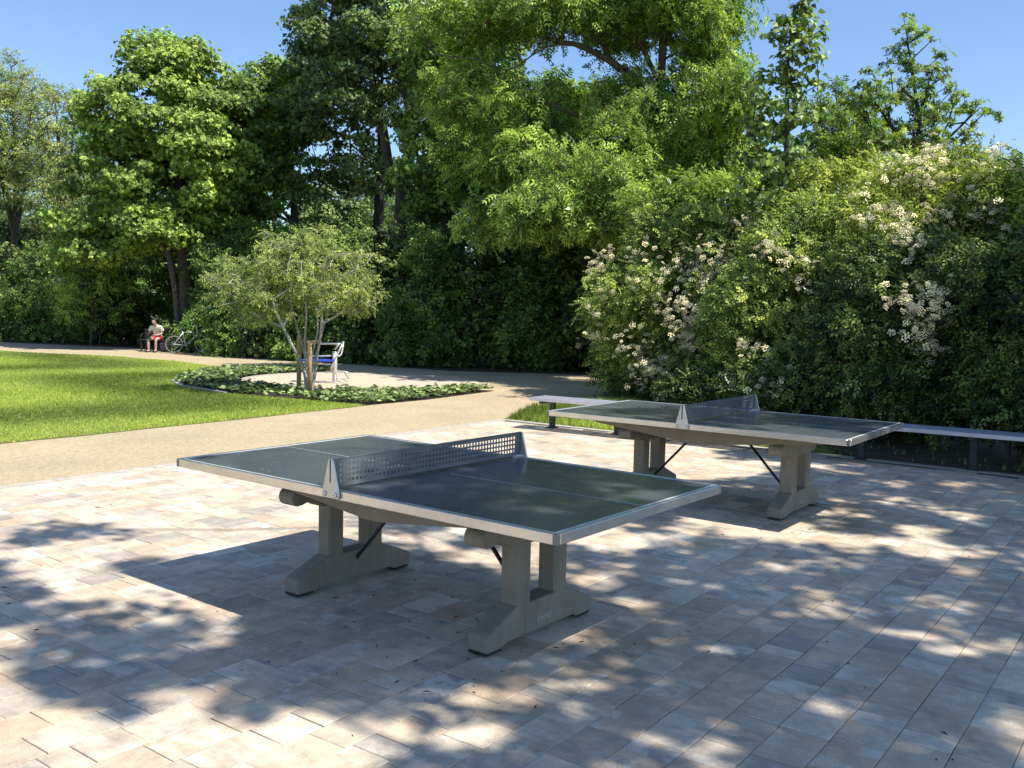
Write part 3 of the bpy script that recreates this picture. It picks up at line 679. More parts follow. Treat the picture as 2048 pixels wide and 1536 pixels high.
for k, (px, Y, top, wd) in enumerate(ug):
    H = (735 - top); b = G(px, Y)
    tree('undergrowth_shrub', 'dark leafy woodland shrub ' + ul[k], 'shrub',
         [stem([b, PX(px, 660, Y), PX(px + 5, top + 60, Y)])],
         [E_(px, 735 - H * .3, Y, wd, H * .36, 1.1), E_(px + rng.uniform(-20, 20), 735 - H * .68, Y, wd * .8, H * .3, 1.1), E_(px + rng.uniform(-50, 50), top - rng.uniform(-10, 50), Y, wd * .45, 45, .8, .8)],
         54, (.22, .62), .40, ['under', 'maple_s', 'under'][k % 3], [62, 70, 62][k % 3], M['bush_shaded'] if k % 3 == 1 else M['under'], M['darkbark'], .05, group='shrubs along the wood edge', twigs=4, trunkname='stems', crownname='foliage', size=rng.uniform(1.0, 1.35))
# ------------------------------------------------------------------ shrubs on the right
def shrub(label, px, Y, ells, n, rc, mind, tpl, dens, mat, bl=None, sz=1.0, stems=None, name='flowering_shrub', cat='shrub', **kw):
    b = G(px, Y)
    st = stems or [stem([b, PX(px, 700, Y), PX(px, 520, Y)]), stem([b + np.array([.15, 0, 0]), PX(px + 40, 680, Y), PX(px + 90, 520, Y)]), stem([b - np.array([.15, 0, 0]), PX(px - 40, 700, Y), PX(px - 90, 560, Y)])]
    bls = None
    if bl: bls = [(*PX(a, c, YY), rad, nb) for (a, c, YY, rad, nb) in bl]
    return tree(name, label, cat, st, ells, n, rc, mind, tpl, dens, mat, M['twig'], .045, twigs=5, trunkname='stems', crownname='foliage', size=sz, blossoms=bls, tipr=.006, flat=.8, **kw)
shrub('cream flowering shrub at the left end of the shrub row beside the gravel path', 1330, 18.5,
      [E_(1330, 720, 18.3, 130, 90, 1.4), E_(1290, 600, 18.3, 110, 90, 1.3), E_(1420, 560, 18, 100, 110, 1.4), E_(1350, 470, 18.6, 90, 70, 1.2), E_(1250, 690, 18.5, 50, 80, 1)],
      190, (.2, .48), .28, 'bush', 190, M['bush'],
      bl=[(1380, 640, 16.6, .5, 50), (1440, 520, 16.6, .5, 50), (1490, 600, 16.6, .4, 24), (1300, 520, 17.0, .5, 26), (1260, 680, 17.1, .5, 26), (1390, 620, 16.7, .5, 26), (1350, 600, 16.8, .3, 14), (1430, 680, 16.5, .5, 34), (1395, 655, 16.6, .3, 18), (1490, 460, 16.8, .35, 26), (1460, 500, 16.8, .5, 34), (1430, 550, 16.7, .45, 28), (1210, 530, 17.3, .4, 18), (1230, 600, 17.3, .4, 14), (1280, 740, 17, .4, 18), (1340, 730, 16.8, .5, 22), (1200, 680, 17.5, .3, 10), (1395, 750, 16.8, .5, 20)])
shrub('elder shrub with broad bright leaves behind the cream flowering shrub', 1400, 20.5,
      [E_(1340, 430, 20.3, 80, 60, 1.1), E_(1300, 640, 18.0, 60, 50, .6), E_(1430, 420, 20.3, 90, 55, 1.2), E_(1560, 440, 20, 90, 60, 1.2)],
      80, (.25, .5), .34, 'long', 110, M['maple'], sz=1.3, name='elder_shrub')
shrub('large glossy leaved shrub with scattered cream blossom behind the net of the far table', 1590, 15.8,
      [E_(1560, 720, 15.7, 140, 110, 1.5), E_(1600, 560, 15.7, 130, 100, 1.5), E_(1500, 640, 15.6, 80, 110, 1.2), E_(1640, 470, 16, 120, 60, 1.3)],
      240, (.2, .45), .26, 'bush', 200, M['bush'],
      bl=[(1520, 690, 14.1, .3, 9), (1600, 550, 14.2, .3, 9), (1560, 510, 14.3, .35, 12), (1560, 770, 14.1, .25, 6), (1600, 790, 14.0, .2, 6)])
shrub('yellow green arching shrub along the top of the shrub row', 1680, 17.8,
      [E_(1560, 470, 17.6, 110, 50, 1.1), E_(1690, 430, 17.4, 120, 60, 1.2), E_(1640, 380, 17.8, 110, 40, 1.1), E_(1760, 390, 17.2, 80, 60, 1.1)],
      120, (.2, .45), .3, 'long', 150, M['yellow'], name='arching_shrub')
shrub('tall shrub topped with pale cream blossom, right of the oak', 1880, 14.6,
      [E_(1850, 420, 14.6, 140, 90, 1.3), E_(1930, 400, 14.4, 110, 80, 1.2), E_(1800, 500, 14.2, 110, 80, 1.2), E_(1990, 470, 14.2, 90, 120, 1.2), E_(1860, 370, 14.9, 80, 32, .9), E_(2060, 520, 14, 90, 130, 1.2)],
      250, (.2, .42), .27, 'long', 150, M['yellow'], sz=.85,
      bl=[(1880, 365, 13.6, .9, 50), (1820, 390, 13.5, .7, 30), (1960, 380, 13.5, .9, 48), (2000, 430, 13.3, .8, 24), (1790, 450, 13.3, .5, 20), (2030, 480, 13.2, .8, 30)])
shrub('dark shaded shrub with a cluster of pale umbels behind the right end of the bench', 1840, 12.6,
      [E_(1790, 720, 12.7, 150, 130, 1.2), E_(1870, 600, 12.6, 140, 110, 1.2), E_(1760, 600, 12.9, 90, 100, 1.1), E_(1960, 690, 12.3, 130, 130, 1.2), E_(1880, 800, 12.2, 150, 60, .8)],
      290, (.18, .4), .24, 'bush', 210, M['bush_shaded'],
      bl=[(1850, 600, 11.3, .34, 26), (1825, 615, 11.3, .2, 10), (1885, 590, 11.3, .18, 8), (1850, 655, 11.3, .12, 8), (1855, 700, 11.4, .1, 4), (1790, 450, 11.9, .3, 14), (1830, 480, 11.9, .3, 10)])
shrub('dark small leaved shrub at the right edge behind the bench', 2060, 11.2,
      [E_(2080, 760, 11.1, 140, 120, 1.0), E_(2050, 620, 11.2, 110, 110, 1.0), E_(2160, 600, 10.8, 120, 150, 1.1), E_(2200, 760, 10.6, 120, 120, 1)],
      200, (.18, .4), .25, 'bush', 200, M['bush_shaded'])
shrub('low dark shrub at the foot of the row behind the far table', 1660, 13.9,
      [E_(1640, 790, 13.9, 160, 60, .7), E_(1540, 790, 14.4, 110, 50, .7), E_(1760, 820, 13.0, 100, 50, .6), E_(1440, 790, 15.2, 110, 45, .7)],
      130, (.18, .34), .22, 'bush', 200, M['bush_shaded'], bl=[(1570, 790, 13.5, .3, 14), (1520, 770, 13.7, .2, 8)], stems=[stem([G(1660, 13.9), PX(1660, 800, 13.9), PX(1650, 760, 13.9)])], name='low_shrub')
shrub('shrub with upright shoots leaning in at the right edge', 2080, 13.2,
      [E_(2070, 410, 13.2, 60, 50, .7), E_(2120, 470, 13, 100, 90, 1), E_(2040, 350, 13.4, 20, 35, .3, 2)],
      60, (.16, .34), .25, 'long', 120, M['oak'], name='tall_shrub')
# ------------------------------------------------------------------ unseen big trees behind the viewer's right shoulder that shade the place
def vnoise(x, y, sc_, seed):
    """smooth value noise in -1..1"""
    x = x / sc_; y = y / sc_; xi = np.floor(x).astype(int); yi = np.floor(y).astype(int); fx = x - xi; fy = y - yi
    fx = fx * fx * (3 - 2 * fx); fy = fy * fy * (3 - 2 * fy)
    h = lambda a, b: (np.sin(a * 127.1 + b * 311.7 + seed * 74.7) * 43758.5453) % 1 * 2 - 1
    return (h(xi, yi) * (1 - fx) + h(xi + 1, yi) * fx) * (1 - fy) + (h(xi, yi + 1) * (1 - fx) + h(xi + 1, yi + 1) * fx) * fy
def shade_tree(label, base, region, nb, seed, zr=(7.5, 11.5)):
    """a tall crown whose leafy sprays and openings are laid out by where their shade reaches the ground"""
    rr = np.random.default_rng(seed); x0, x1, y0, y1, fn = region
    g = np.column_stack([rr.uniform(x0, x1, nb * 6), rr.uniform(y0, y1, nb * 6)]); p = fn(g[:, 0], g[:, 1])
    g = g[rr.random(len(g)) < p][:nb]; z = rr.uniform(*zr, len(g)); k = z / math.tan(SUN_EL)
    C = np.column_stack([g[:, 0] + SH.x * k, g[:, 1] + SH.y * k, z]); RC = rr.uniform(.09, .27, len(C)); b = np.array(base, float)
    root = empty('shade_tree', base); tag(root, label, 'tree', 'tall shade trees out of view')
    top = C.mean(0)
    P, par, r = skeleton([stem([b, b + (top - b) * .35 + np.array([0, 0, 2]), b + (top - b) * .8])], C[::9], tipr=.010, maxr=.3)
    tubes('trunk', P - b, par, r, M['bark'], root)
    lp, ln, ld, ti = clump_leaves(C, RC, 150, flat=.7)
    scatter('crown', 'maple', lp - b, ln, ld, rng.uniform(.6, 1.0, len(lp)), M['maple'], root, ti)
LIT = [(1.7, 7.35, .45, .22, .5), (2.4, 7.0, .55, .16, .6), (3.35, 6.6, .5, .16, .6), (1.57, 3.85, .3, .16, .6), (1.36, 4.05, .2, .12, .5), (2.1, 3.75, .25, .3, .5), (.88, 4.8, .12, .1, .5), (1.86, 5.5, .25, .08, .5), (2.4, 4.95, .25, .08, .5),
       (.37, 5.85, .35, .2, .35), (.4, 7.3, .6, .3, .35), (-.65, 3.5, .5, .14, .5), (-1.35, 3.65, .4, .14, .35), (-1.44, 4.6, .3, .12, .35), (-.1, 3.5, .2, .08, .3), (-.95, 4.3, .3, .12, .45), (3.64, 9.9, .5, .12, .5), (4.63, 9.7, .5, .1, .5), (1.2, 11.3, 1.4, .9, .5), (-.6, 9.5, 2.2, 2.2, .4), (-1.7, 3.3, .5, .25, .3), (-1.0, 3.4, .4, .15, .3), (-2.3, 5.3, .3, .3, .25)]
SHD = [(1.4, 8.55, 1.5, .8, .42), (.1, 4.95, 1.15, .75, .45), (2.6, 9.2, 1.2, .5, .25), (3.0, 5.8, 1.2, .5, .2), (-2.4, 4.3, .5, .3, .15), (.8, 3.6, .6, .2, .2), (2.6, 10.9, 2.0, .5, .3), (-.9, 5.6, .8, .5, .25)]
def dens1(x, y):
    d = .60 + .08 * x - .08 * (y - 5)
    for a, b_, rx, ry, am in LIT: d = d - am * np.exp(-((x - a) / rx) ** 2 - ((y - b_) / ry) ** 2)
    for a, b_, rx, ry, am in SHD: d = d + am * np.exp(-((x - a) / rx) ** 2 - ((y - b_) / ry) ** 2)
    q = d + .36 * vnoise(x + .3 * y, y, .56, 1) + .20 * vnoise(x, y, .22, 2) + .07 * vnoise(x, y, .1, 4)
    t = np.clip((q - .48) / .11, 0, 1); return t * t * (3 - 2 * t)
shade_tree('great shade tree out of view to the right of the paved place', (11.5, -2.5, 0), (-5.5, 9, 1.5, 11.6, dens1), 3300, 3)
shade_tree('second shade tree out of view that darkens the shrub row', (20, 5, 0), (3.6, 12, 9.6, 14.6, lambda x, y: np.clip((x - 3.4) / 1.5, 0, 1) * np.clip((vnoise(x, y, .5, 5) + 1.0), .12, 1) * np.clip((15.0 - y) / 2, 0, 1)), 1900, 4, (9, 14))

# ------------------------------------------------------------------ small pale stemmed tree with its stakes
SB = np.array([-3.98, 18.0, 0]); Y = 18.0
def SP(px, py, dy=0): return PX(px, py, Y + dy)
ms = [stem([SB + [.02, 0, 0], SP(606, 735, -.1), SP(584, 690, -.2), SP(565, 655, -.3), SP(545, 600, -.4)], wig=.03),
      stem([SB + [.04, .05, 0], SP(612, 720, .1), SP(600, 670, .2), SP(585, 620, .2), SP(560, 540, .2), SP(570, 480, .2)], wig=.03),
      stem([SB + [.0, -.05, 0], SP(612, 720, 0), SP(612, 640, 0), SP(618, 560, 0), SP(625, 500, 0)], wig=.03),
      stem([SB + [.09, 0, 0], SP(632, 740, 0), SP(640, 680, -.1), SP(646, 620, -.2), SP(640, 570, -.2), SP(655, 510, -.2)], wig=.03),
      stem([SB + [.12, .06, 0], SP(628, 720, .2), SP(642, 680, .3), SP(655, 630, .4), SP(690, 560, .5)], wig=.03),
      stem([SB + [.1, -.04, 0], SP(624, 715, -.2), SP(634, 660, -.3), SP(632, 620, -.4)], wig=.03)]
tree('small_tree', 'small olive green tree with several pale stems held by wooden stakes', 'tree', ms,
     [E_(590, 560, Y, 150, 75, 1.4), E_(500, 590, Y, 80, 55, 1.0), E_(680, 580, Y, 80, 55, 1.0), E_(590, 500, Y, 95, 35, 1.0), E_(700, 520, Y, 55, 30, .7), E_(735, 600, Y, 35, 22, .5, 1.4), E_(445, 560, Y, 38, 22, .5, 1.3), E_(640, 470, Y, 30, 22, .4, 1.6), E_(545, 630, Y, 40, 22, .5)],
     165, (.12, .34), .22, 'small', 125, M['small'], M['palebark'], .03, size=.95, flat=.38, tipr=.006, bias=.85, shell=.5)
t = tag(empty('tree_stakes', (-3.98, 18.0, 0)), 'round wooden stakes with cross rails holding the pale stemmed tree', 'tree stake')
def lp3(px, py, dy): return tuple(PX(px, py, 18 + dy) - np.array([-3.98, 18.0, 0]))
for px, dy, h in ((598, .28, 1.10), (619, -.3, 1.02), (640, .15, 0)):
    if not h: continue
    g = PX(px, 740, 18 + dy) - np.array([-3.98, 18, 0]); MB().tube([(g[0], dy, -.1), (g[0], dy, h - .02), (g[0], dy, h)], [.045, .045, .038], 12).build('stake', M['wood'], t)
g0 = PX(598, 740, 18.28)[0] + 3.98; g1 = PX(619, 740, 17.7)[0] + 3.98
MB().tube([(g0 + .02, .34, 1.0), (g1 + .06, -.26, .98)], .035, 10).build('rail', M['wood'], t)
MB().tube([(g1 - .03, -.26, .985), (g1 + .12, .1, 1.0)], .035, 10).build('rail', M['wood'], t)

# ------------------------------------------------------------------ ground cover, grass, litter
def rand_in(poly, n):
    P = np.array(poly); lo, hi = P.min(0), P.max(0); out = []
    tot = 0
    while tot < n:
        q = rng.uniform(lo, hi, (n * 2, 2)); q = q[inpoly(q, poly)]; out.append(q); tot += len(q)
    return np.concatenate(out)[:n]
q = rand_in(BED, 9500)
dd = np.hypot(q[:, 0] - CC[0], q[:, 1] - CC[1]); keep = dd > CR + .12
keep &= ~((np.hypot(q[:, 0] + 4.1, q[:, 1] - 17.7) < .8) & (rng.random(len(q)) < .8))
pn = (np.sin(q[:, 0] * 7.1) * np.sin(q[:, 1] * 6.3 + 1) + rng.normal(0, .5, len(q))) > -.75
q = q[keep & pn]; n = len(q)
hz = .05 + .12 * rng.random(n) * (.6 + .4 * np.sin(q[:, 0] * 9) * np.sin(q[:, 1] * 8)); P3 = np.column_stack([q, hz])
o = scatter('ground_cover', 'cover', P3, rng.normal(0, .35, (n, 3)) + [0, 0, 1], rng.normal(0, 1, (n, 3)), rng.uniform(.7, 1.35, n), M['cover'])
tag(o, 'low leafy green ground cover filling the crescent bed round the fitness circle', 'ground cover', kind='stuff')
def grass(name, poly, n, tpl, label, srange=(.7, 1.2), filt=None, dist_w=True):
    q = rand_in(poly, n)
    if dist_w:
        d = np.hypot(q[:, 0], q[:, 1]); q = q[rng.random(len(q)) < np.clip((17 / d) ** 1.5, 0, 1)]
    if filt is not None: q = q[filt(q)]
    q = q + rng.normal(0, .035, q.shape) * (rng.random((len(q), 1)) < .6)
    m_ = len(q); P3 = np.column_stack([q, np.full(m_, .0)])
    s = rng.uniform(*srange, m_) * (.85 + .3 * np.sin(q[:, 0] * 1.3 + np.sin(q[:, 1])) * .5)
    ti = np.clip(.5 + .3 * np.sin(q[:, 0] * 1.1 + 2 * np.sin(q[:, 1] * .7)) + rng.normal(0, .2, m_), 0, 1)
    o = scatter(name, tpl, P3, rng.normal(0, .12, (m_, 3)) + [0, 0, 1], rng.normal(0, 1, (m_, 3)), s, M['grass'], None, ti)
    return tag(o, label, 'grass', kind='stuff')
VIEW = [(-9.6, 6.9), (-5.96, 10.85), (-4.4, 13.05), (-3.2, 14.85), (-2.55, 15.9), (-3.6, 16.5), (-5.4, 17.6), (-6.7, 18.9), (-7.35, 20), (-7.65, 21.5), (-7.65, 23.6), (-7.9, 24.9), (-10, 27.2), (-12, 28.6), (-16.9, 30.5), (-21, 32), (-21, 20)]
grass('lawn_grass', VIEW, 330000, 'blade', 'short sunlit green lawn grass left of the gravel path', (.55, .95))
grass('strip_grass', [(-.05, 14.33), (.33, 16.2), (1.0, 17.2), (2.3, 17.7), (3.0, 15.2), (4.2, 13.2), (7.4, 9.4), (8.4, 8.1), (4, 11.3)], 16000, 'tallblade', 'longer grass between the paving and the flowering shrubs', (.35, .95),
      filt=lambda q: rng.random(len(q)) < np.clip(1.15 - (q[:, 0] - 2.2) * .55, .012, 1), dist_w=False)
# small dark litter on the paving
def litter():
    n = 430; u = -rng.random(n) * 12; v = rng.random(n) * 11; P = np.column_stack([PO.x + u * U.x + v * Vv.x, PO.y + u * U.y + v * Vv.y])
    ct = np.array([(-.2, 4.6), (.3, 4.9), (-.6, 4.9), (-.9, 5.5), (.1, 4.3), (2.2, 7.9), (1.9, 8.6), (2.6, 7.4)]); k = 110; P[:k] = ct[rng.integers(0, len(ct), k)] + rng.normal(0, .38, (k, 2))
    L = .004 + .022 * rng.random(n) ** 2.5; a = rng.uniform(0, 6.28, n); wd = rng.uniform(.0012, .0045, n); z = np.full(n, .0125)
    d = np.column_stack([np.cos(a), np.sin(a)]); nn = np.column_stack([-d[:, 1], d[:, 0]])
    A = P - d * L[:, None]; B = P + d * L[:, None]; Mi = P + nn * L[:, None] * .2
    V = np.stack([np.column_stack([A, z]), np.column_stack([Mi - nn * wd[:, None], z]), np.column_stack([B, z]), np.column_stack([Mi + nn * wd[:, None], z]), np.column_stack([Mi, z + .006])], 1).reshape(-1, 3)
    t_ = np.array([[0, 1, 4], [1, 2, 4], [2, 3, 4], [3, 0, 4]]); T = (t_[None] + (np.arange(n) * 5)[:, None, None]).reshape(-1, 3)
    tag(fast_mesh('seed_litter', V, T, M['dry']), 'tiny dark twigs and seed husks strewn over the paving', 'litter', kind='stuff')
litter()
#END_TREES#
# ------------------------------------------------------------------ table tennis tables
def make_table(loc, rz, label):
    t = empty('ping_pong_table', loc, rz); tag(t, label, 'ping pong table', 'outdoor ping pong tables')
    HX, HY, ZT = 1.37, .7625, .76
    MB().box((0, 0, ZT - .017), (HX * 2 - .03, HY * 2 - .03, .034)).build('tabletop', M['top'], t)
    # metal rim with corner caps
    rim = MB(); zc = ZT - .0225 + .0015; hh = .048
    for s in (-1, 1):
        rim.box((0, s * (HY - .011), zc), (HX * 2 - .05, .022, hh), .003)
        rim.box((s * (HX - .011), 0, zc), (.022, HY * 2 - .05, hh), .003)
    ro = rim.build('rim', M['alu'], t)
    for sx in (-1, 1):
        for sy in (-1, 1): MB().box((sx * (HX - .0125), sy * (HY - .0125), zc - .0005), (.026, .026, hh + .001), .005, seg=2).build('corner_cap', M['cap'], ro)
    ln = MB(); zl = ZT + .0008
    for s in (-1, 1):
        ln.box((s * .72, 0, zl), (1.22, .0045, .0008))
        ln.box((s * (HX - .031), 0, zl), (.016, HY * 2 - .048, .0008))
        ln.box((0, s * (HY - .029), zl), (HX * 2 - .082, .010, .0008))
    ln.build('line_marking', M['line'], t)
    # sub frame aprons
    ap = [(-1.08, .714), (-1.0, .664), (-.06, .560), (.06, .560), (1.0, .664), (1.08, .714)]
    for s in (-1, 1):
        MB().prism(ap, s * .47 - .02, s * .47 + .02, 'y', .003).build('apron', M['apron'], t)
    MB().box((0, 0, .705), (2.0, .90, .014)).build('underside_panel', M['apron'], t)
    # concrete legs
    for s in (-1, 1):
        x0, x1 = s * .70 - .06, s * .70 + .06
        lg = MB()
        foot = [(-.455, .018), (-.33, .018), (-.30, .035), (.28, .035), (.31, .018), (.455, .018), (.46, .09), (.445, .105), (.25, .185), (.22, .2), (-.22, .2), (-.25, .185), (-.445, .105), (-.46, .09)]
        lg.prism(foot, x0 - .002, x1 + .002, 'x', .010)
        for sy in (-1, 1):
            lg.box((s * .70, sy * .16, .375), (.118, .112, .39), .013)
        bar = [(-.27, .505), (.27, .505)] + [(.33, .543)] + [(.39, .548), (.42, .538)] + [(.455 + .045 * math.sin(a), .583 - .049 * math.cos(a)) for a in [i * math.pi / 8 for i in range(9)]]
        bar += [(.40, .652), (-.40, .652)] + [(-.455 - .045 * math.sin(a), .583 - .049 * math.cos(a)) for a in [math.pi - i * math.pi / 8 for i in range(9)]] + [(-.42, .538), (-.39, .548), (-.33, .543)]
        lg.prism(bar, x0 - .001, x1 + .001, 'x', .006)
        lo = lg.build('leg', M['conc'], t)
        for yy in (-.395, .385): MB().box((s * .70, yy, .014), (.11, .12, .012)).build('foot_pad', M['rubber'], lo)
        MB().tube([(s * .66, .0, .13), (s * .63, .0, .17), (s * .25, .0, .575)], .012, 8).build('brace', M['rod'], t)
        if s > 0:
            st = MB(); fx = x1 + .0035
            for (yy, zz, a, b) in ((.005, .110, .118, .0025), (.005, .082, .118, .0025), (-.053, .096, .0025, .028), (.063, .096, .0025, .028)): st.box((fx, yy, zz), (.002, a, b))
            rr = random.Random(2); yy = -.043
            while yy < .05: w_ = rr.uniform(.003, .006); st.box((fx, yy, .096 + rr.uniform(-.001, .001)), (.0018, w_, rr.uniform(.007, .013))); yy += w_ + .003
            st.build('maker_sticker', M['sticker'], lo)
    # net of perforated steel
    nl = HY + .012; z0, z1 = .772, .9125; pitch = .0272; hole = .0175; nh = 53; rows = 4
    xs = [-nl]; start = -(nh * pitch) / 2
    ys = [-nl]
    for i in range(nh):
        c = start + (i + .5) * pitch; ys += [c - hole / 2, c + hole / 2]
    ys.append(nl); zs = [z0]
    for j in range(rows):
        c = .7885 + .006 + j * pitch + .006; zs += [c - hole / 2, c + hole / 2]
    zs.append(z1)
    V = []; Fq = []; ny, nz = len(ys), len(zs)
    for xx in (-.0015, .0015):
        for z in zs:
            for y in ys: V.append((xx, y, z))
    def vid(k, j, i): return k * ny * nz + j * ny + i
    for j in range(nz - 1):
        for i in range(ny - 1):
            if i % 2 == 1 and j % 2 == 1:
                a = [(j, i), (j, i + 1), (j + 1, i + 1), (j + 1, i)]
                for q_ in range(4):
                    A, B = a[q_], a[(q_ + 1) % 4]; Fq.append([vid(0, *A), vid(0, *B), vid(1, *B), vid(1, *A)])
            else:
                Fq.append([vid(0, j, i), vid(0, j + 1, i), vid(0, j + 1, i + 1), vid(0, j, i + 1)])
                Fq.append([vid(1, j, i), vid(1, j, i + 1), vid(1, j + 1, i + 1), vid(1, j + 1, i)])
    for (a, b) in (((0, 0), (0, ny - 1)), ((nz - 1, 0), (nz - 1, ny - 1))): Fq.append([vid(0, *a), vid(0, *b), vid(1, *b), vid(1, *a)])
    no = fast_mesh('net', np.array(V), np.array(Fq), M['net'], t)
    MB().box((0, 0, .914), (.008, nl * 2, .004)).build('net_edge', M['net'], no)
    for s in (-1, 1):
        po = MB(); y0, y1 = s * (HY + .003), s * (HY + .016)
        # triangular bracket around a slot
        left = [(-.058, .722), (.058, .722), (.062, .745), (.056, .762), (.017, .905), (.010, .916), (.0045, .918), (.0045, .80), (-.0045, .80), (-.0045, .918), (-.010, .916), (-.017, .905), (-.056, .762), (-.062, .745)]
        po.prism(left, min(y0, y1), max(y0, y1), 'y', .002)
        pp = po.build('net_post', M['post'], t)
        for xx in (-.04, .04):
            bo = MB(); bo.tube([(xx, s * (HY + .016), .742), (xx, s * (HY + .023), .742), (xx, s * (HY + .0245), .742)], [.0125, .0125, .009], 12)
            bo.build('bolt', M['alu'], pp)
            MB().tube([(xx, s * (HY + .0235), .742), (xx, s * (HY + .0255), .742)], .004, 8).build('bolt_hole', M['rod'], pp)
    return t
make_table((-.414, 5.185, 0.010), -.66174, 'green ping pong table nearest the viewer, in the middle of the paving')
make_table((1.877, 8.31, 0.010), -.63694, 'farther green ping pong table standing in front of the bench and shrubs')

# ------------------------------------------------------------------ long bench behind
b0 = Vector((.26, 13.14)); bd = (Vector((5.55, 9.68)) - b0).normalized(); ba = math.atan2(bd.y, bd.x)
bt = empty('long_bench', (b0.x, b0.y, .012), ba); tag(bt, 'long backless steel bench along the far edge of the paving', 'bench')
BL = 8.6
for j in range(4):
    MB().box((BL / 2, .03 + j * .104, .437), (BL, .094, .026), .004).build('slat', M['bench'], bt)
MB().box((BL / 2, -.026, .428), (BL - .004, .008, .046), .002).build('front_trim', M['bench'], bt)
MB().box((BL / 2, .396, .428), (BL - .004, .008, .046), .002).build('back_trim', M['bench'], bt)
for xx in (.18, 1.22, 2.3, 3.4, 4.45, 5.65, 6.8, 8.0):
    lm = MB(); lm.box((xx, .185, .395), (.05, .40, .05), .003); lm.box((xx, .33, .19), (.07, .07, .36), .004); lm.box((xx, .33, .006), (.14, .14, .010), .002)
    lm.build('leg', M['benchleg'], bt)

# ------------------------------------------------------------------ outdoor fitness device
ft = empty('fitness_device', (-3.93, 20.6, .006)); tag(ft, 'outdoor exercise seat with steel tube frame and blue seat', 'exercise equipment')
K = 20.6 / F
def fp(px, py, dy=0):
    p = PX(px, py, 20.6 + dy); return (p[0] + 3.93, dy, p[2])
MB().tube([(.0, 0, 0), (0, 0, .66)], .052, 16).tube([(0, 0, .655), (0, 0, .68)], [.056, .05], 16).build('post', M['steel'], ft)
MB().tube([(0, 0, .0), (0, 0, .014)], .16, 20).build('base_plate', M['steel'], ft)
MB().tube([fp(608, 722), fp(640, 722), fp(672, 721)], .012, 8).box((-.2, -.02, .5), (.02, .02, .02)).build('seat_support', M['steel'], ft)
st = MB(); a = fp(606, 722); b = fp(672, 722); st.box(((a[0] + b[0]) / 2, -.05, a[2] + .02), (b[0] - a[0], .34, .045), .018, seg=2); st.build('seat', M['blue'], ft)
MB().tube([fp(640, 688, .2), fp(682, 688, .2), fp(687, 684, .2), fp(686, 694, .15), fp(683, 708, .1), fp(680, 712, .05), fp(640, 713, 0), fp(625, 713, 0)], .019, 10).build('handle_frame', M['steel'], ft)
MB().tube([fp(684, 690, -.2), fp(672, 715, -.2), fp(663, 735, -.1), fp(662, 745, 0)], .019, 10).tube([fp(678, 688, -.2), fp(670, 700, -.2)], .017, 8).build('side_frame', M['steel'], ft)
MB().tube([fp(650, 745, .8), fp(672, 743, .8), fp(690, 744, .8), fp(699, 747, .8)], .02, 10).tube([(0, .02, .1), (.25, .4, .06), fp(690, 747, .8)], .015, 8).build('foot_rest', M['steel'], ft)
MB().tube([fp(630, 764, -.2), fp(660, 765, -.3), fp(680, 762, -.3), fp(688, 765, -.3)], .018, 10).build('foot_plate', M['steel'], ft)

# ------------------------------------------------------------------ park bench, person, bicycle
bx = PX(311, 704, 32.4)
pb = empty('park_bench', (bx[0], 32.4, 0), R(-6)); pb.scale = (.88, .9, .9); tag(pb, 'dark slatted park bench at the wood edge under the seated person', 'bench')
for j in range(4): MB().box((0, -.05 + j * .11, .43), (1.3, .09, .035), .005).build('seat_slat', M['darkwood'], pb)
for j in range(3): MB().box((0, .36 + j * .025, .56 + j * .12), (1.3, .03, .09), .005).build('back_slat', M['darkwood'], pb)
for s in (-.55, .55):
    MB().box((s, .12, .395), (.05, .5, .03)).box((s, -.06, .2), (.05, .05, .38)).box((s, .34, .42), (.05, .05, .84)).tube([(s, .34, .62), (s, .1, .65), (s, -.08, .62), (s, -.06, .42)], .018, 8).build('leg', M['black'], pb)
g = PX(307, 704, 31.7)
pr = empty('person', (g[0], 32.0, 0), R(-4)); pr.scale = (.9, .9, .9); tag(pr, 'person in pale yellow shirt and red shorts sitting on the bench, reading', 'person')
nodes = [(0, .12, .53, (.15, .11)), (0, .10, .68, (.145, .10)), (0, .03, .84, (.16, .11)), (0, -.04, .96, (.15, .10)), (0, -.10, 1.02, (.06, .06)), (0, -.15, 1.07, (.055, .055)), (0, -.21, 1.12, (.085, .09)), (0, -.225, 1.19, (.08, .085)), (0, -.215, 1.235, (.04, .045)),
         (-.10, .08, .52, .085), (-.16, -.30, .50, .062), (-.165, -.36, .46, .055), (-.17, -.34, .27, .052), (-.17, -.32, .10, .036), (-.175, -.34, .05, .038), (-.19, -.46, .03, .034),
         (.10, .08, .52, .085), (.13, -.30, .50, .062), (.13, -.36, .46, .055), (.11, -.33, .27, .052), (.10, -.31, .10, .036), (.10, -.33, .05, .038), (.11, -.45, .03, .034),
         (-.17, -.05, .955, .058), (-.23, -.04, .82, .045), (-.25, -.06, .73, .038), (-.22, -.22, .68, .03), (-.17, -.32, .67, .024), (-.14, -.37, .67, (.032, .018)),
         (.17, -.05, .955, .058), (.23, -.04, .82, .045), (.24, -.06, .72, .038), (.17, -.2, .66, .03), (.06, -.3, .65, .024), (.02, -.35, .66, (.032, .018)),
         (0, -.315, 1.125, .016)]
edges = [(0, 1), (1, 2), (2, 3), (3, 4), (4, 5), (5, 6), (6, 7), (7, 8), (0, 9), (9, 10), (10, 11), (11, 12), (12, 13), (13, 14), (14, 15), (0, 16), (16, 17), (17, 18), (18, 19), (19, 20), (20, 21), (21, 22),
         (3, 23), (23, 24), (24, 25), (25, 26), (26, 27), (27, 28), (3, 29), (29, 30), (30, 31), (31, 32), (32, 33), (33, 34), (6, 35)]
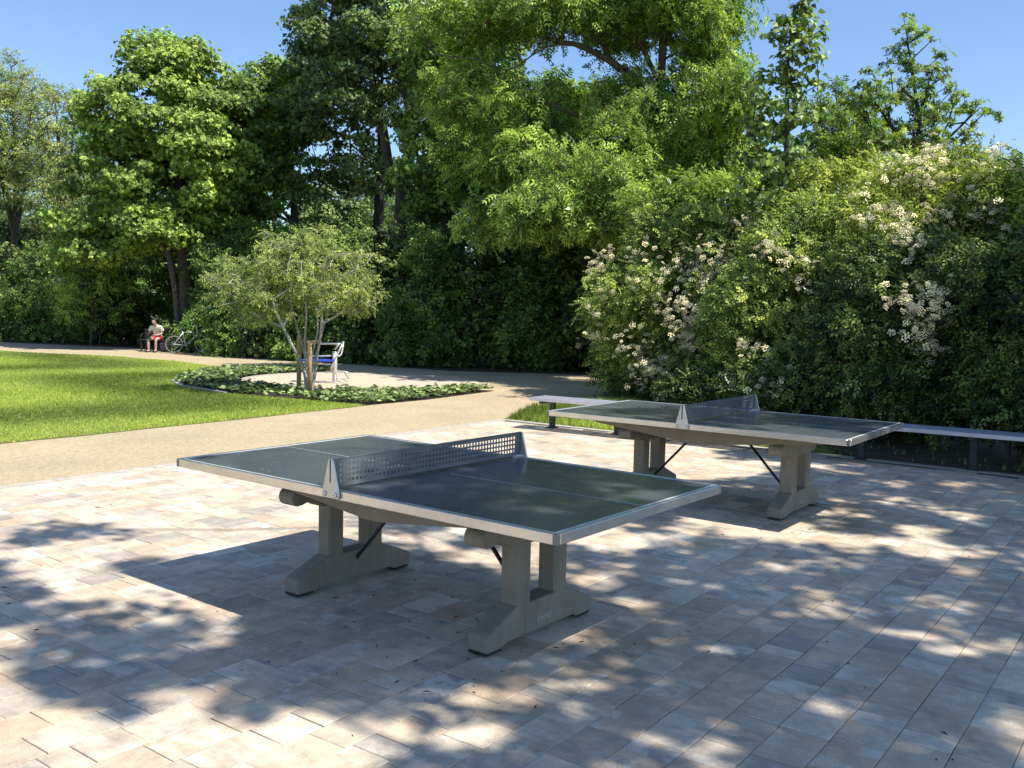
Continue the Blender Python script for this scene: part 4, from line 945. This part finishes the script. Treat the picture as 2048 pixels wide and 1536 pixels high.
for hand, (hx, hy, hz) in ((28, (-.14, -.37, .67)), (34, (.02, -.35, .66))):
    for f in range(5):
        k = len(nodes); off = (f - 1.5) * .016 if f < 4 else -.034
        ln = [.05, .055, .052, .042, .035][f]
        nodes.append((hx + off, hy - .035 - (ln * .3 if f < 4 else -.02), hz - .004, .008)); nodes.append((hx + off * 1.05, hy - .035 - ln, hz - .018, .007)); edges += [(hand, k), (k, k + 1)]
body = skinned('body', nodes, edges, M['skin'], pr)
skinned('shirt', [(0, .12, .57, (.165, .125)), (0, .10, .68, (.16, .115)), (0, .03, .84, (.175, .125)), (0, -.04, .96, (.165, .11)), (0, -.075, 1.0, (.085, .08)), (-.18, -.05, .955, .072), (-.24, -.04, .83, .066), (-.25, -.05, .77, .064), (.18, -.05, .955, .072), (.24, -.04, .83, .066), (.25, -.05, .77, .064)],
        [(0, 1), (1, 2), (2, 3), (3, 4), (3, 5), (5, 6), (6, 7), (3, 8), (8, 9), (9, 10)], M['shirt'], pr)
skinned('shorts', [(0, .12, .53, (.17, .13)), (-.10, .08, .53, .105), (-.145, -.16, .52, .088), (.10, .08, .53, .105), (.125, -.16, .52, .088), (0, .12, .6, (.165, .12))], [(0, 1), (1, 2), (0, 3), (3, 4), (0, 5)], M['shorts'], pr)
MB().ball((0, -.185, 1.20), .108, (.92, .95, .92), 16).build('hair', M['hair'], pr)
for s in (-1, 1): MB().ball((s * .033, -.297, 1.15), .011, seg=8).build('eye', M['black'], pr)
for s in (-.19, .11):
    MB().box((s, -.40, .025), (.09, .24, .05), .02, seg=2).build('shoe', M['black'], pr)
bk_ = empty('open_book', (g[0] - .08, 31.66, .63), R(-4)); tag(bk_, 'small dark open book held on the lap of the seated person', 'book')
mb = MB(); 
for s in (-1, 1): mb.box((s * .065, 0, .008), (.13, .18, .012), rot=Matrix.Rotation(R(s * -14), 3, 'Y'))
mb.build('cover', M['bag'], bk_)
bgp = PX(328, 700, 31.9)
bo = MB(); bo.box((0, 0, .17), (.30, .2, .32), .07, seg=3).box((0, -.11, .13), (.2, .06, .16), .025, seg=2).tube([(-.05, 0, .32), (-.04, 0, .37), (.04, 0, .37), (.05, 0, .32)], .01, 6)
o = bo.build('backpack', M['bag']); o.location = (bgp[0], 31.9, 0); tag(o, 'dark backpack on the ground between the seated person and the bicycle', 'bag')
# bicycle: frame runs away from the viewer, front wheel turned
cg = PX(374, 703, 31.4)
bi = empty('bicycle', (cg[0], 31.5, 0), R(30)); bi.scale = (.9, .9, .9); tag(bi, 'dark bicycle parked beside the bench at the wood edge', 'bicycle')
def wheel(cx, cy, ang, parent):
    e = empty('wheel', (cx, cy, .34), ang); e.parent = parent
    ci = lambda r, n=28: [(r * math.cos(2 * math.pi * k / n), 0, r * math.sin(2 * math.pi * k / n)) for k in range(n + 1)]
    MB().tube(ci(.325), .017, 8, False).build('tyre', M['rubber'], e)
    rm = MB(); rm.tube(ci(.302), .009, 6, False)
    for k in range(16): a = 2 * math.pi * k / 16; rm.tube([(0, .02 * (1 if k % 2 else -1), 0), (.3 * math.cos(a), 0, .3 * math.sin(a))], .0015, 4, False)
    rm.tube([(0, -.04, 0), (0, .04, 0)], .018, 8); rm.build('rim', M['chrome'], e)
wheel(-.5, 0, R(0), bi); wheel(.53, 0, R(-42), bi)
MB().tube([(-.5, 0, .34), (-.08, 0, .30), (.36, 0, .72)], .017, 8).tube([(-.08, 0, .30), (-.2, 0, .82)], .016, 8).tube([(-.19, 0, .78), (.34, 0, .80)], .016, 8).tube([(-.5, 0, .34), (-.19, 0, .76)], .011, 8).tube([(.34, 0, .84), (.37, 0, .68)], .02, 8).build('frame', M['chrome'], bi)
MB().tube([(.37, .05, .66), (.5, .055, .34)], .011, 8).tube([(.37, -.05, .66), (.5, -.055, .34)], .011, 8).tube([(.37, .05, .66), (.37, -.05, .66)], .014, 8).build('fork', M['chrome'], bi)
MB().tube([(.34, 0, .82), (.31, 0, 1.0)], .013, 8).tube([(.16, .27, 1.02), (.27, .2, 1.05), (.32, 0, 1.0), (.27, -.2, 1.05), (.16, -.27, 1.02)], .012, 8).build('handlebar', M['chrome'], bi)
MB().prism([(-.34, -.075), (-.34, .075), (-.22, .06), (-.06, .018), (-.06, -.018), (-.22, -.06)], .9, .945, 'z', .012).tube([(-.2, 0, .8), (-.22, 0, .91)], .012, 8).build('saddle', M['black'], bi)
MB().tube([(-.08, -.06, .3), (-.08, .06, .3)], .03, 10).tube([(-.08, .07, .3), (-.0, .07, .16)], .008, 6).tube([(-.08, -.07, .3), (-.16, -.07, .44)], .008, 6).box((.0, .1, .15), (.09, .06, .02)).box((-.16, -.1, .45), (.09, .06, .02)).build('crank', M['chrome'], bi)
mb = MB()
for z in (.84, .9, .96, 1.02): mb.tube([(.42, -.16, z), (.66, -.16, z), (.66, .16, z), (.42, .16, z), (.42, -.16, z)], .005, 5, False)
for (x, y) in ((.42, -.16), (.54, -.16), (.66, -.16), (.66, 0), (.66, .16), (.54, .16), (.42, .16), (.42, 0)): mb.tube([(x, y, .83), (x, y, 1.02)], .005, 5)
mb.box((.54, 0, .83), (.24, .32, .006)); mb.build('basket', M['rod'], bi)
